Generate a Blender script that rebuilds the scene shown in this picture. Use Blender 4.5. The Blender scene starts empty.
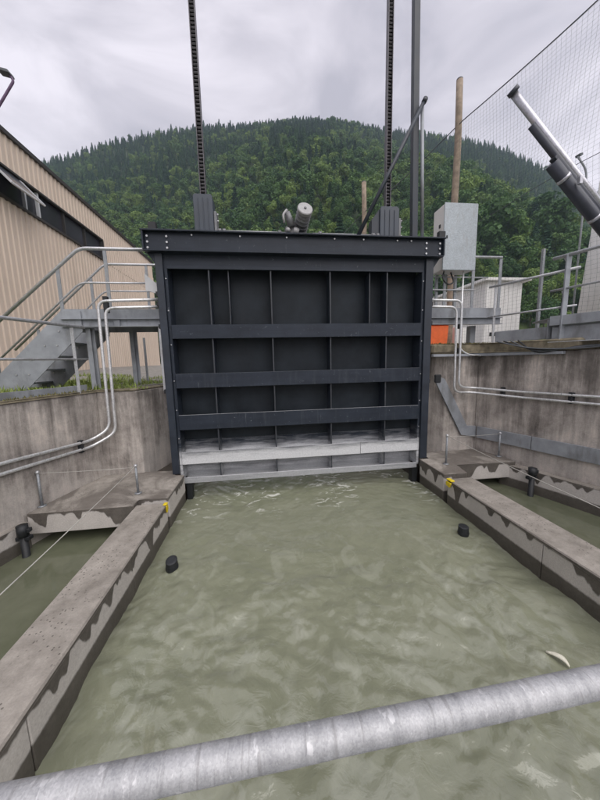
import bpy, bmesh, math, random
from mathutils import Vector, Matrix, noise
random.seed(7)
rad = math.radians
S = bpy.context.scene
COL = S.collection

# ------------------------------------------------------------------ camera, sky, sun, exposure
EYE = 2.397
cam_d = bpy.data.cameras.new('camera')
cam = bpy.data.objects.new('camera', cam_d); COL.objects.link(cam)
cam_d.sensor_fit = 'HORIZONTAL'; cam_d.sensor_width = 36.0
cam_d.lens = 290.84 / 600 * 36.0
cam_d.clip_start = 0.05; cam_d.clip_end = 4000
pitch, yaw, roll = rad(7.75), rad(6.87), rad(-1.31)
fw = Vector((math.sin(yaw) * math.cos(pitch), math.cos(yaw) * math.cos(pitch), -math.sin(pitch)))
r0 = Vector((math.cos(yaw), -math.sin(yaw), 0)); u0 = r0.cross(fw)
rr = r0 * math.cos(roll) + u0 * math.sin(roll); uu = -r0 * math.sin(roll) + u0 * math.cos(roll)
cam.matrix_world = Matrix(((rr.x, uu.x, -fw.x, 0), (rr.y, uu.y, -fw.y, 0), (rr.z, uu.z, -fw.z, EYE), (0, 0, 0, 1)))
S.camera = cam

SUN_EL, SUN_AZ = 54, 158          # azimuth measured clockwise from +Y: behind the viewer, a little to the right
w = bpy.data.worlds.new('World'); S.world = w; w.use_nodes = True
nt = w.node_tree; nt.nodes.clear()
def N(t, **k):
    n = nt.nodes.new(t)
    for a, b in k.items(): setattr(n, a, b)
    return n
out = N('ShaderNodeOutputWorld'); bg = N('ShaderNodeBackground'); bg.inputs['Strength'].default_value = 0.1
sky = N('ShaderNodeTexSky', sky_type='NISHITA', sun_disc=False, sun_elevation=rad(SUN_EL), sun_rotation=rad(SUN_AZ), air_density=1.5, dust_density=3.0)
tc = N('ShaderNodeTexCoord')
mp = N('ShaderNodeMapping'); mp.inputs['Scale'].default_value = (1.0, 1.0, 2.6); mp.inputs['Rotation'].default_value = (0, 0, rad(20))
n1 = N('ShaderNodeTexNoise'); n1.inputs['Scale'].default_value = 2.9; n1.inputs['Detail'].default_value = 7; n1.inputs['Roughness'].default_value = .52; n1.inputs['Distortion'].default_value = .6
cr = N('ShaderNodeValToRGB')
e = cr.color_ramp.elements
e[0].position = .34; e[0].color = (3.5, 3.3, 3.75, 1); e[1].position = .68; e[1].color = (6.5, 6.1, 6.6, 1)
m1 = e.new(.5); m1.color = (4.75, 4.45, 4.9, 1)
mix = N('ShaderNodeMix', data_type='RGBA'); mix.inputs['Factor'].default_value = .9
L = nt.links.new
L(tc.outputs['Generated'], mp.inputs['Vector']); L(mp.outputs['Vector'], n1.inputs['Vector']); L(n1.outputs['Fac'], cr.inputs['Fac'])
L(sky.outputs['Color'], mix.inputs['A']); L(cr.outputs['Color'], mix.inputs['B']); L(mix.outputs['Result'], bg.inputs['Color']); L(bg.outputs['Background'], out.inputs['Surface'])

sd = bpy.data.lights.new('sun', 'SUN'); sd.energy = 1.5; sd.angle = rad(75); sd.color = (1, .965, .92)
sun = bpy.data.objects.new('sun', sd); COL.objects.link(sun)
az, el = rad(SUN_AZ), rad(SUN_EL)
sdir = Vector((math.sin(az) * math.cos(el), math.cos(az) * math.cos(el), math.sin(el)))
sun.rotation_euler = (-sdir).to_track_quat('-Z', 'Y').to_euler(); sun.location = (0, -5, 30)

S.view_settings.view_transform = 'Standard'; S.view_settings.look = 'None'
S.view_settings.exposure = 0.72; S.view_settings.gamma = 1.0; S.view_settings.use_curve_mapping = False
S.render.engine = 'CYCLES'
S.cycles.use_denoising = True; S.cycles.use_adaptive_sampling = True; S.cycles.adaptive_threshold = .025
S.cycles.max_bounces = 4; S.cycles.diffuse_bounces = 3; S.cycles.glossy_bounces = 2; S.cycles.transparent_max_bounces = 8; S.cycles.volume_bounces = 1
S.cycles.caustics_reflective = False; S.cycles.caustics_refractive = False

# ------------------------------------------------------------------ materials
class NT:
    """small helper round a material's node tree"""
    def __init__(s, name):
        s.m = bpy.data.materials.new(name); s.m.use_nodes = True; s.t = s.m.node_tree; s.t.nodes.clear()
        s.o = s.t.nodes.new('ShaderNodeOutputMaterial'); s.b = s.t.nodes.new('ShaderNodeBsdfPrincipled')
        s.t.links.new(s.b.outputs[0], s.o.inputs['Surface'])
        s.geo = s.t.nodes.new('ShaderNodeNewGeometry')
    def val(s, x, sock):
        if isinstance(x, (int, float)): sock.default_value = x
        elif isinstance(x, tuple): sock.default_value = x if len(x) == len(sock.default_value) else x + (1,)
        else: s.t.links.new(x, sock)
    def pos(s, scale=(1, 1, 1), obj=False):
        n = s.t.nodes.new('ShaderNodeVectorMath'); n.operation = 'MULTIPLY'
        if obj:
            c = s.t.nodes.new('ShaderNodeTexCoord'); s.t.links.new(c.outputs['Object'], n.inputs[0])
        else: s.t.links.new(s.geo.outputs['Position'], n.inputs[0])
        n.inputs[1].default_value = scale; return n.outputs[0]
    def xyz(s):
        n = s.t.nodes.new('ShaderNodeSeparateXYZ'); s.t.links.new(s.geo.outputs['Position'], n.inputs[0]); return n.outputs
    def nz(s):
        n = s.t.nodes.new('ShaderNodeSeparateXYZ'); s.t.links.new(s.geo.outputs['Normal'], n.inputs[0]); return n.outputs[2]
    def noise(s, vec, scale, detail=4, rough=.55, dist=0):
        n = s.t.nodes.new('ShaderNodeTexNoise'); s.t.links.new(vec, n.inputs['Vector'])
        n.inputs['Scale'].default_value = scale; n.inputs['Detail'].default_value = detail; n.inputs['Roughness'].default_value = rough; n.inputs['Distortion'].default_value = dist
        return n.outputs['Fac']
    def vor(s, vec, scale, feature='F1'):
        n = s.t.nodes.new('ShaderNodeTexVoronoi'); n.feature = feature; s.t.links.new(vec, n.inputs['Vector']); n.inputs['Scale'].default_value = scale
        return n.outputs['Distance']
    def math(s, op, a, b=0.0, c=None, clamp=False):
        n = s.t.nodes.new('ShaderNodeMath'); n.operation = op; n.use_clamp = clamp
        s.val(a, n.inputs[0]); s.val(b, n.inputs[1])
        if c is not None: s.val(c, n.inputs[2])
        return n.outputs[0]
    def step(s, x, a, b, lo=0.0, hi=1.0):
        n = s.t.nodes.new('ShaderNodeMapRange'); n.interpolation_type = 'SMOOTHSTEP'
        s.val(x, n.inputs[0]); s.val(a, n.inputs[1]); s.val(b, n.inputs[2]); n.inputs[3].default_value = lo; n.inputs[4].default_value = hi
        return n.outputs[0]
    def ramp(s, fac, stops):
        n = s.t.nodes.new('ShaderNodeValToRGB'); s.t.links.new(fac, n.inputs[0]); el = n.color_ramp.elements
        for i, (p, c) in enumerate(stops):
            q = el[i] if i < 2 else el.new(p)
            q.position = p; q.color = c + (1,)
        return n.outputs[0]
    def mix(s, f, a, b, mode='MIX'):
        n = s.t.nodes.new('ShaderNodeMix'); n.data_type = 'RGBA'; n.blend_type = mode
        s.val(f, n.inputs['Factor']); s.val(a, n.inputs['A']); s.val(b, n.inputs['B']); return n.outputs['Result']
    def bump(s, h, strength=.3, dist=.01):
        n = s.t.nodes.new('ShaderNodeBump'); s.t.links.new(h, n.inputs['Height']); n.inputs['Strength'].default_value = strength; n.inputs['Distance'].default_value = dist
        s.t.links.new(n.outputs[0], s.b.inputs['Normal'])
    def set(s, color=None, rough=.6, metal=0.0, spec=.5):
        if color is not None: s.val(color, s.b.inputs['Base Color'])
        s.val(rough, s.b.inputs['Roughness']); s.val(metal, s.b.inputs['Metallic']); s.b.inputs['Specular IOR Level'].default_value = spec
        return s.m

def m_plain(name, c, rough=.6, metal=0.0, var=.25, scale=6, bump=.1, dirt=None):
    k = NT(name); v = k.pos()
    f = k.noise(v, scale, 5, .6)
    lo = tuple(x * (1 - var) for x in c); hi = tuple(min(1, x * (1 + var)) for x in c)
    col = k.ramp(f, [(.3, lo), (.7, hi)])
    if dirt:
        d = k.step(k.noise(k.pos((1, 1, .3)), scale * .7, 6, .65), .5, .68)
        col = k.mix(k.math('MULTIPLY', d, .6), col, dirt)
    k.bump(k.noise(v, scale * 12, 3), bump, .004)
    return k.set(col, k.math('MULTIPLY_ADD', f, .3, rough - .15), metal)

def m_galv(name, c=(.50, .51, .53), rough=.42, metal=.75):
    k = NT(name); v = k.pos()
    sp = k.vor(v, 55); f = k.noise(v, 9, 5, .65)
    col = k.ramp(k.math('ADD', k.math('MULTIPLY', sp, .5), k.math('MULTIPLY', f, .7)), [(.25, tuple(x * .62 for x in c)), (.8, c)])
    st = k.step(k.noise(k.pos((1, 1, .25)), 14, 5, .6), .52, .72)
    col = k.mix(k.math('MULTIPLY', st, .45), col, (.30, .29, .28))
    k.bump(f, .06, .003)
    return k.set(col, k.math('MULTIPLY_ADD', f, .35, rough - .12), metal)

def m_wallconcrete():
    """old stained retaining wall: pale body, dark run-off streaks from the coping"""
    k = NT('stained_concrete'); v = k.pos(); x, y, z = k.xyz()
    streak = k.noise(k.pos((1, 1, .13)), 5.0, 7, .68)
    streak2 = k.noise(k.pos((1, 1, .06)), 17.0, 4, .6)
    blot = k.noise(v, 1.7, 7, .62, .4)
    f = k.math('ADD', k.math('MULTIPLY', streak, .42), k.math('ADD', k.math('MULTIPLY', streak2, .16), k.math('MULTIPLY', k.math('ADD', k.math('MULTIPLY', blot, .65), k.math('MULTIPLY', k.noise(v, 7, 7, .7, .3), .35)), .48)))
    col = k.ramp(f, [(.39, (.115, .103, .094)), (.65, (.66, .61, .565)), (.49, (.31, .282, .262)), (.57, (.49, .45, .417))])
    grime = k.math('MULTIPLY', k.step(z, 1.3, 2.3), k.step(k.math('ADD', k.math('MULTIPLY', streak, .6), k.math('MULTIPLY', blot, .4)), .62, .40))
    col = k.mix(k.math('MULTIPLY', grime, .62), col, (.085, .077, .068))
    white = k.math('MULTIPLY', k.step(streak, .58, .68), k.step(k.noise(v, .9, 3), .45, .6))
    col = k.mix(k.math('MULTIPLY', white, .75), col, (.56, .525, .49))
    drip = k.math('MULTIPLY', k.step(k.noise(k.pos((1, 1, .05)), 9, 5, .7), .60, .72), k.step(k.noise(v, 1.3, 3), .42, .6))
    col = k.mix(k.math('MULTIPLY', drip, .6), col, (.07, .06, .052))
    lime = k.math('MULTIPLY', k.step(z, 1.25, .55), k.step(blot, .36, .56))
    col = k.mix(k.math('MULTIPLY', lime, .42), col, (.56, .53, .50))
    fine = k.noise(v, 60, 4, .7); pit = k.step(k.vor(v, 23), .0, .16)
    col = k.mix(.25, col, k.ramp(fine, [(.3, (.05, .05, .05)), (.7, (.5, .48, .45))]), 'OVERLAY')
    k.bump(k.math('ADD', k.math('MULTIPLY', fine, .5), k.math('ADD', k.math('MULTIPLY', pit, .35), k.math('MULTIPLY', blot, 1.2))), .45, .012)
    return k.set(col, .88, 0, .3)

def m_splash(name, ztop, lowband=.17, wetx=0.0):
    """channel concrete: dry pale patches between dripping wet stains under the edge and the wet band at the water"""
    k = NT(name); v = k.pos(); x, y, z = k.xyz()
    flat = k.pos((1, 1, .12))
    n_big = k.noise(flat, 2.1, 2, .5); n_drip = k.noise(flat, 6.5, 1.5, .5); n_f = k.noise(v, 26, 4, .65)
    depth = k.math('ADD', k.math('MULTIPLY', k.step(n_big, .46, .66), .22), k.math('MULTIPLY', k.step(n_drip, .45, .70), .10))
    edge = k.math('SUBTRACT', ztop - .035, depth)
    edge = k.math('ADD', edge, k.math('MULTIPLY', k.math('SUBTRACT', n_f, .5), .035))
    below = k.step(z, k.math('ADD', edge, .012), k.math('SUBTRACT', edge, .016))
    above = k.step(k.math('ADD', z, k.math('MULTIPLY', k.math('SUBTRACT', n_f, .5), .02)), lowband - .018, lowband + .014)
    dry = k.math('MULTIPLY', below, above)
    up = k.step(k.nz(), .55, .8)
    mott = k.noise(v, 5, 6, .65); fine = k.noise(v, 70, 4, .7)
    wet = k.ramp(k.math('ADD', k.math('MULTIPLY', mott, .6), k.math('MULTIPLY', n_f, .4)), [(.3, (.08, .070, .062)), (.7, (.17, .152, .136))])
    low = k.step(z, .22, .02)
    wet = k.mix(k.math('MULTIPLY', low, .5), wet, (.075, .07, .056))
    pale = k.ramp(k.math('ADD', k.math('MULTIPLY', mott, .5), k.math('MULTIPLY', fine, .5)), [(.3, (.49, .465, .445)), (.7, (.63, .60, .575))])
    side = k.mix(dry, wet, pale)
    tn = k.math('ADD', k.math('MULTIPLY', k.noise(v, 1.6, 7, .6, .5), .55), k.math('MULTIPLY', k.noise(v, 9, 5, .65), .45))
    top = k.ramp(tn, [(.34, (.215, .196, .172)), (.66, (.45, .415, .375)), (.5, (.33, .303, .272))])
    if wetx:
        top = k.mix(k.math('MULTIPLY', k.step(k.noise(v, 1.1, 5, .6, .8), .42, .56), wetx), top, (.135, .118, .104))
    spots = k.math('MULTIPLY', k.step(k.vor(v, 30), .26, .14), k.step(k.noise(v, 2.6, 4), .45, .56))
    top = k.mix(k.math('MULTIPLY', spots, .8), top, (.075, .065, .058))
    col = k.mix(up, side, top)
    col = k.mix(.22, col, k.ramp(fine, [(.3, (.06, .06, .06)), (.7, (.5, .49, .47))]), 'OVERLAY')
    k.bump(k.math('ADD', fine, k.math('MULTIPLY', mott, .8)), .4, .006)
    r = k.math('SUBTRACT', .86, k.math('MULTIPLY', k.math('MULTIPLY', k.math('SUBTRACT', 1.0, dry), k.math('SUBTRACT', 1.0, up)), .25))
    return k.set(col, r, 0, .35)

def m_gate():
    """anthracite paint with grey river silt dried on the lower members"""
    k = NT('gate_paint'); v = k.pos(); x, y, z = k.xyz()
    mott = k.noise(v, 4, 6, .6); sx = k.noise(k.pos((.35, 1, 3.2)), 5, 6, .65); fine = k.noise(v, 40, 4, .7); run = k.noise(k.pos((1, 1, .1)), 14, 4, .6)
    paint = k.ramp(k.math('ADD', k.math('MULTIPLY', mott, .5), k.math('MULTIPLY', sx, .5)), [(.32, (.0135, .0185, .028)), (.68, (.0265, .0345, .050))])
    dust = k.math('MULTIPLY', k.step(run, .52, .72), k.step(z, 3.6, .9))
    paint = k.mix(k.math('MULTIPLY', dust, .10), paint, (.2, .2, .2))
    zz = k.math('ADD', z, k.math('MULTIPLY', k.math('SUBTRACT', sx, .5), .30))
    band = k.math('MULTIPLY', k.step(zz, .93, .72), k.step(z, .615, .64))
    low = k.math('MULTIPLY', k.step(z, .64, .615), k.math('MULTIPLY_ADD', k.math('MULTIPLY', k.step(sx, .34, .58), k.step(z, .38, .42, .35, 1.0)), .40, .48))
    wash = k.math('MULTIPLY', k.math('MULTIPLY', k.step(zz, 1.22, .90), k.step(sx, .45, .6)), .22)
    silt = k.math('MAXIMUM', k.math('MAXIMUM', band, low), wash)
    up = k.step(k.nz(), .5, .9)
    ledge = k.math('MULTIPLY', up, k.step(z, 2.6, 1.2))
    m = k.math('MAXIMUM', k.math('MULTIPLY', silt, .92), k.math('MULTIPLY', ledge, .75))
    scr = k.math('MAXIMUM', k.math('MULTIPLY', k.step(k.noise(v, 17, 6, .8), .62, .68), .2), k.math('MULTIPLY', k.math('MULTIPLY', k.step(k.noise(k.pos((1, 1, .08)), 30, 4, .7), .60, .70), k.step(k.noise(v, 1.4, 3), .5, .65)), .14))
    m = k.math('MAXIMUM', m, scr)
    siltc = k.ramp(fine, [(.3, (.54, .55, .575)), (.7, (.74, .75, .77))])
    col = k.mix(m, paint, siltc)
    k.bump(k.math('ADD', fine, mott), .12, .004)
    return k.set(col, k.math('MULTIPLY_ADD', m, .35, .46), 0, .3)

def m_corr():
    k = NT('beige_cladding'); v = k.pos()
    f = k.noise(k.pos((1, 1, .15)), 2.4, 6, .6); g = k.noise(v, .35, 3)
    col = k.ramp(k.math('ADD', k.math('MULTIPLY', f, .6), k.math('MULTIPLY', g, .4)), [(.3, (.59, .49, .40)), (.7, (.70, .59, .495))])
    return k.set(col, .55, 0, .4)

def m_leaf(name, stops, trans=.25):
    k = NT(name)
    oi = k.t.nodes.new('ShaderNodeObjectInfo'); v = k.pos()
    f = k.math('ADD', k.math('MULTIPLY', oi.outputs['Random'], .75), k.math('MULTIPLY', k.noise(v, .22, 3), .25))
    col = k.ramp(f, stops)
    col = k.mix(.35, col, k.ramp(k.noise(v, 1.3, 3), [(.3, (.25, .25, .25)), (.7, (.75, .75, .7))]), 'OVERLAY')
    k.set(col, .6, 0, .25)
    tr = k.t.nodes.new('ShaderNodeBsdfTranslucent'); k.val(col, tr.inputs['Color'])
    ms = k.t.nodes.new('ShaderNodeMixShader'); ms.inputs[0].default_value = trans
    k.t.links.new(k.b.outputs[0], ms.inputs[1]); k.t.links.new(tr.outputs[0], ms.inputs[2]); k.t.links.new(ms.outputs[0], k.o.inputs['Surface'])
    return k.m

def m_water(name, calm=False):
    k = NT(name); v = k.pos(); x, y, z = k.xyz()
    swirl = k.noise(v, .9, 4, .55, 1.6); silt = k.noise(v, 2.3, 4, .6, 2.2)
    f = k.math('ADD', k.math('MULTIPLY', swirl, .55), k.math('MULTIPLY', silt, .45))
    col = k.ramp(f, [(.34, (.190, .202, .140)), (.66, (.240, .250, .180))] if not calm else [(.34, (.105, .115, .075)), (.66, (.15, .158, .108))])
    if not calm:
        # painted patches of sky reflection off the wavelets, pale crest lines, torn foam streaks
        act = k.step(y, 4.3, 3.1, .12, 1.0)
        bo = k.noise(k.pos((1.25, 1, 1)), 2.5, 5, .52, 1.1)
        sky_patch = k.math('MULTIPLY', k.step(bo, .52, .63), act)
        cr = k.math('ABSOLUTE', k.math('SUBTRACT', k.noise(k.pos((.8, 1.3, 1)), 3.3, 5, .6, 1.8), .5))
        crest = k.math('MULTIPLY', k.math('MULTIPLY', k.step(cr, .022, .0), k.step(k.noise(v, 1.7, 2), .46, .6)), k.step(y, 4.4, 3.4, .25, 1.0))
        col = k.mix(k.math('MULTIPLY', sky_patch, .20), col, (.46, .475, .41))
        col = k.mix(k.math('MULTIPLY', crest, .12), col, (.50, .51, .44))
        fo = k.noise(k.pos((.8, 1.5, 1)), 5.2, 6, .6, .9)
        near = k.math('MULTIPLY', k.step(y, 4.05, 4.8), k.step(k.noise(k.pos((1, .6, 1)), 1.25, 2), .42, .58))
        foam = k.math('MULTIPLY', k.step(fo, .55, .63), near)
        st = k.math('MULTIPLY', k.step(k.noise(v, 9, 5, .6, 1.5), .66, .71), k.step(k.noise(v, 1.1, 2), .48, .66))
        foam = k.math('MAXIMUM', foam, k.math('MULTIPLY', st, .4))
        col = k.mix(k.math('MULTIPLY', foam, .8), col, (.66, .67, .62))
        k.bump(k.math('ADD', k.noise(v, 7, 4, .55, 1.4), k.math('MULTIPLY', k.noise(v, 26, 3, .5, .8), .08)), .20, .04)
        r = k.math('MULTIPLY_ADD', foam, .4, .02)
    else:
        k.bump(k.noise(v, 6, 4, .5, .6), .12, .02); r = .05
    k.set(col, r, 0, .8); k.b.inputs['IOR'].default_value = 1.5 if not calm else 1.38
    return k.m

M = {}
M['gate'] = m_gate()
M['skin'] = m_plain('shaded_skin_paint', (.0180, .0235, .0300), .5, 0, .35, 3, .06, dirt=(.022, .026, .032))  # gate paint toned down, putting the shade deep in the cells into its colour
M['skin'].node_tree.nodes['Principled BSDF'].inputs['Specular IOR Level'].default_value = .2
M['dark'] = m_plain('anthracite_paint', (.020, .027, .040), .45, 0, .25, 5, .06)
M['edge'] = m_plain('worn_plate_edge', (.038, .043, .052), .5, 0, .35, 9, .08)
M['gear'] = m_plain('housing_paint', (.040, .052, .072), .42, 0, .2, 5, .05)
M['galv'] = m_galv('galvanised_steel', (.58, .59, .61), .4, .6)
M['galv_dull'] = m_galv('dull_galvanised_steel', (.34, .36, .385), .5, .45)
M['steelgrey'] = m_plain('blue_grey_steel', (.30, .32, .35), .5, .15, .2, 4, .06, dirt=(.12, .12, .115))
M['pipe'] = m_galv('bright_conduit', (.80, .81, .82), .28, .6)
M['rack'] = m_plain('greased_rack_steel', (.095, .090, .100), .4, .5, .35, 20, .08)
M['wall'] = m_wallconcrete()
M['splash'] = m_splash('channel_concrete', .43, .17)
M['slab'] = m_splash('platform_concrete', .47, .10, .75)
M['moss'] = m_plain('mossy_coping', (.19, .165, .115), .9, 0, .5, 8, .6, dirt=(.07, .075, .03))
M['beige'] = m_corr()
M['trim'] = m_plain('dark_trim', (.045, .042, .042), .5)
M['frame'] = m_plain('white_window_frame', (.55, .56, .58), .5, 0, .1)
M['white'] = m_plain('white_cladding', (.80, .79, .77), .6, 0, .05, 3, .05, dirt=(.66, .65, .63))
M['black'] = m_plain('black_rubber', (.014, .016, .019), .55, 0, .3, 15, .15)
M['yellow'] = m_plain('yellow_paint', (.72, .55, .02), .5, 0, .12, 20)
M['orange'] = m_plain('orange_plastic', (.78, .14, .03), .5, 0, .12, 8)
M['wood'] = m_plain('weathered_timber', (.27, .215, .165), .85, 0, .35, 7, .4)
M['rope'] = m_plain('pale_rope', (.42, .41, .38), .8)
M['net'] = m_plain('green_net_cord', (.022, .062, .054), .8, 0, .2, 2)
M['cable'] = m_plain('steel_cable', (.10, .11, .12), .6)
M['motor'] = m_plain('grey_motor_casting', (.17, .175, .185), .5, .2, .25, 18, .2, dirt=(.12, .11, .10))
M['motorcap'] = m_plain('pale_motor_cap', (.33, .33, .335), .5, .1, .15, 25, .1)
M['silver'] = m_galv('silver_cylinder', (.62, .62, .67), .28, .7)
M['arm'] = m_plain('slate_cylinder_paint', (.045, .05, .066), .35, .2, .2, 6, .04)
M['violet'] = m_plain('purple_grey_paint', (.13, .08, .15), .5)
M['debris'] = m_plain('pale_bark', (.62, .60, .50), .7, 0, .15, 40)
M['box'] = m_galv('zinc_cabinet', (.44, .485, .52), .5, .3)
M['bark'] = m_plain('bark', (.09, .075, .06), .9, 0, .3, 3, .3)
M['glass'] = (lambda k: k.set(k.ramp(k.noise(k.pos(), .6, 3), [(.3, (.035, .036, .046)), (.7, (.06, .062, .076))]), .12, 0, .4))(NT('dark_window_glass'))
M['leaf_b'] = m_leaf('broad_leaf', [(.15, (.052, .112, .042)), (.9, (.21, .31, .075)), (.5, (.092, .175, .052)), (.72, (.14, .21, .062))])
M['leaf_c'] = m_leaf('conifer_needle', [(.2, (.028, .078, .048)), (.85, (.070, .150, .064))], .12)
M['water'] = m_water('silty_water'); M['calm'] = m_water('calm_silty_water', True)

# ------------------------------------------------------------------ builders
def link(name, me, mat=None, parent=None):
    o = bpy.data.objects.new(name, me); COL.objects.link(o)
    if mat is not None and not me.materials: me.materials.append(mat)
    if parent is not None: o.parent = parent
    return o
def tag(o, label, cat, group=None):
    o['label'] = label; o['category'] = cat
    if group: o['group'] = group
    return o
def thing(name, label, cat, group=None):
    o = bpy.data.objects.new(name, None); COL.objects.link(o); o.empty_display_size = .1
    return tag(o, label, cat, group)
def from_bm(name, bm, mat, parent=None, smooth=False):
    me = bpy.data.meshes.new(name)
    bmesh.ops.recalc_face_normals(bm, faces=bm.faces)
    bm.to_mesh(me); bm.free()
    if smooth:
        for p in me.polygons: p.use_smooth = True
    return link(name, me, mat, parent)
def box(name, x0, x1, y0, y1, z0, z1, mat, parent=None, bev=.004):
    bm = bmesh.new(); add_box(bm, x0, x1, y0, y1, z0, z1)
    if bev: bmesh.ops.bevel(bm, geom=list(bm.edges), offset=bev, segments=1, affect='EDGES', profile=.6)
    return from_bm(name, bm, mat, parent)
def add_box(bm, x0, x1, y0, y1, z0, z1):
    v = [bm.verts.new(p) for p in ((x0, y0, z0), (x1, y0, z0), (x1, y1, z0), (x0, y1, z0), (x0, y0, z1), (x1, y0, z1), (x1, y1, z1), (x0, y1, z1))]
    for f in ((0, 3, 2, 1), (4, 5, 6, 7), (0, 1, 5, 4), (1, 2, 6, 5), (2, 3, 7, 6), (3, 0, 4, 7)): bm.faces.new([v[i] for i in f])
def prism(name, poly, h0, h1, axis, mat, parent=None, bev=.004):
    """extrude a 2-D outline along an axis: 'x' outline in (y,z), 'y' outline in (x,z), 'z' outline in (x,y)"""
    P = {'x': lambda a, b, h: (h, a, b), 'y': lambda a, b, h: (a, h, b), 'z': lambda a, b, h: (a, b, h)}[axis]
    bm = bmesh.new()
    A = [bm.verts.new(P(a, b, h0)) for a, b in poly]; B = [bm.verts.new(P(a, b, h1)) for a, b in poly]
    bm.faces.new(A); bm.faces.new(B[::-1])
    n = len(poly)
    for i in range(n): bm.faces.new((A[i], B[i], B[(i + 1) % n], A[(i + 1) % n]))
    if bev: bmesh.ops.bevel(bm, geom=list(bm.edges), offset=bev, segments=1, affect='EDGES', profile=.6)
    return from_bm(name, bm, mat, parent)
def rounded(pts, r, n=5):
    pts = [Vector(p) for p in pts]; res = [pts[0]]
    for i in range(1, len(pts) - 1):
        a, b, c = pts[i - 1], pts[i], pts[i + 1]
        d1 = (a - b); d2 = (c - b); q = min(r, d1.length * .45, d2.length * .45)
        p1 = b + d1.normalized() * q; p2 = b + d2.normalized() * q
        for k in range(n + 1):
            t = k / n; res.append(p1.lerp(b, t).lerp(b.lerp(p2, t), t))
    res.append(pts[-1]); return res
def add_tube(bm, pts, r, seg=10, caps=True):
    pts = [Vector(p) for p in pts]; rings = []
    rs = r if isinstance(r, (list, tuple)) else [r] * len(pts)
    up = None
    for i, p in enumerate(pts):
        t = (pts[min(i + 1, len(pts) - 1)] - pts[max(i - 1, 0)]).normalized()
        if up is None:
            up = Vector((0, 0, 1)) if abs(t.z) < .9 else Vector((0, 1, 0))
        s = t.cross(up).normalized(); up = s.cross(t).normalized()
        rings.append([bm.verts.new(p + (s * math.cos(2 * math.pi * j / seg) + up * math.sin(2 * math.pi * j / seg)) * rs[i]) for j in range(seg)])
    for a, b in zip(rings, rings[1:]):
        for j in range(seg): bm.faces.new((a[j], a[(j + 1) % seg], b[(j + 1) % seg], b[j]))
    if caps: bm.faces.new(rings[0][::-1]); bm.faces.new(rings[-1])
def tube(name, pts, r, mat, parent=None, bend=0, seg=10):
    bm = bmesh.new(); add_tube(bm, rounded(pts, bend) if bend else pts, r, seg)
    return from_bm(name, bm, mat, parent, True if seg > 6 else False)
def beam(name, a, b, w, h, mat, parent=None, bev=.003):
    """rectangular bar between two points, w across (horizontal), h tall"""
    a, b = Vector(a), Vector(b); t = (b - a).normalized()
    s = t.cross(Vector((0, 0, 1)))
    s = s.normalized() if s.length > 1e-3 else Vector((1, 0, 0))
    u = s.cross(t).normalized(); bm = bmesh.new(); vs = []
    for p in (a, b):
        for i, j in ((-1, -1), (1, -1), (1, 1), (-1, 1)): vs.append(bm.verts.new(p + s * (i * w / 2) + u * (j * h / 2)))
    for f in ((0, 1, 2, 3), (7, 6, 5, 4), (0, 4, 5, 1), (1, 5, 6, 2), (2, 6, 7, 3), (3, 7, 4, 0)): bm.faces.new([vs[i] for i in f])
    if bev: bmesh.ops.bevel(bm, geom=list(bm.edges), offset=bev, segments=1, affect='EDGES', profile=.6)
    return from_bm(name, bm, mat, parent)
def children(o): return [c for c in bpy.data.objects if c.parent == o]
def copy_tree(o, parent=None):
    c = o.copy(); COL.objects.link(c)
    if parent is not None: c.parent = parent
    for ch in children(o): copy_tree(ch, c)
    return c

# ------------------------------------------------------------------ terrain: valley floor and forested mountain
RX = [-900, -600, -420, -276, -226, -176, -125, -73, -6, 63, 135, 241, 336, 405, 477, 553, 700, 900, 1200]
RZ = [184, 206, 229, 255, 273, 291, 302, 312, 319, 328, 328, 324, 320, 304, 280, 254, 210, 165, 125]
def ridge(x):
    for i in range(len(RX) - 1):
        if x <= RX[i + 1]:
            t = max(0, (x - RX[i]) / (RX[i + 1] - RX[i])); return RZ[i] + (RZ[i + 1] - RZ[i]) * t
    return RZ[-1]
def ground_z(x, y):
    base = 2.25 if x > 0 else 1.98 + .3 * min(1, max(0, (y - 6) / 8)) * max(min(1, max(0, (-3.4 - x) / 1.6)), min(1, max(0, (y - 14) / 4)))
    y0 = 55 + .55 * min(420, max(0, abs(x - 70) - 40)); t = (y - y0) / (450.0 - y0)
    if t <= 0: return base
    h = ridge(x)
    if t <= 1:
        s = t
        g = noise.noise(Vector((x * .011, y * .006, 3.1))) * 17 + noise.noise(Vector((x * .03, y * .02, 9.0))) * 6
        return base + (h - base) * s + g * math.sin(math.pi * min(1, t)) ** .8
    return base + (h - base) * (1 - .55 * (t - 1)) + noise.noise(Vector((x * .02, y * .02, 1))) * 3
xs = [-1000, -800, -600] + list(range(-500, -60, 20)) + list(range(-60, -10, 10)) + [-9, -7, -5, -3.4, 6.2, 8, 10, 14] + list(range(20, 80, 10)) + list(range(80, 820, 20)) + [900, 1100, 1300]
ys = [-60, -20, -6, 3, 5, 7, 9, 11, 14, 18, 24, 32, 42, 52] + list(range(60, 520, 15)) + [560, 620, 700]
bm = bmesh.new(); G = {}
for i, x in enumerate(xs):
    for j, y in enumerate(ys): G[i, j] = bm.verts.new((x, y, ground_z(x, y)))
for i in range(len(xs) - 1):
    for j in range(len(ys) - 1):
        if -3.4 <= xs[i] < 6.2 and ys[j] < 14: continue      # the headrace cut and the walls stand here
        bm.faces.new((G[i, j], G[i + 1, j], G[i + 1, j + 1], G[i, j + 1]))
k = NT('meadow_and_forest_floor'); v = k.pos(); x_, y_, z_ = k.xyz()
gr = k.ramp(k.noise(v, 2.2, 6, .65), [(.3, (.055, .085, .022)), (.7, (.125, .165, .05))])
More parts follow.
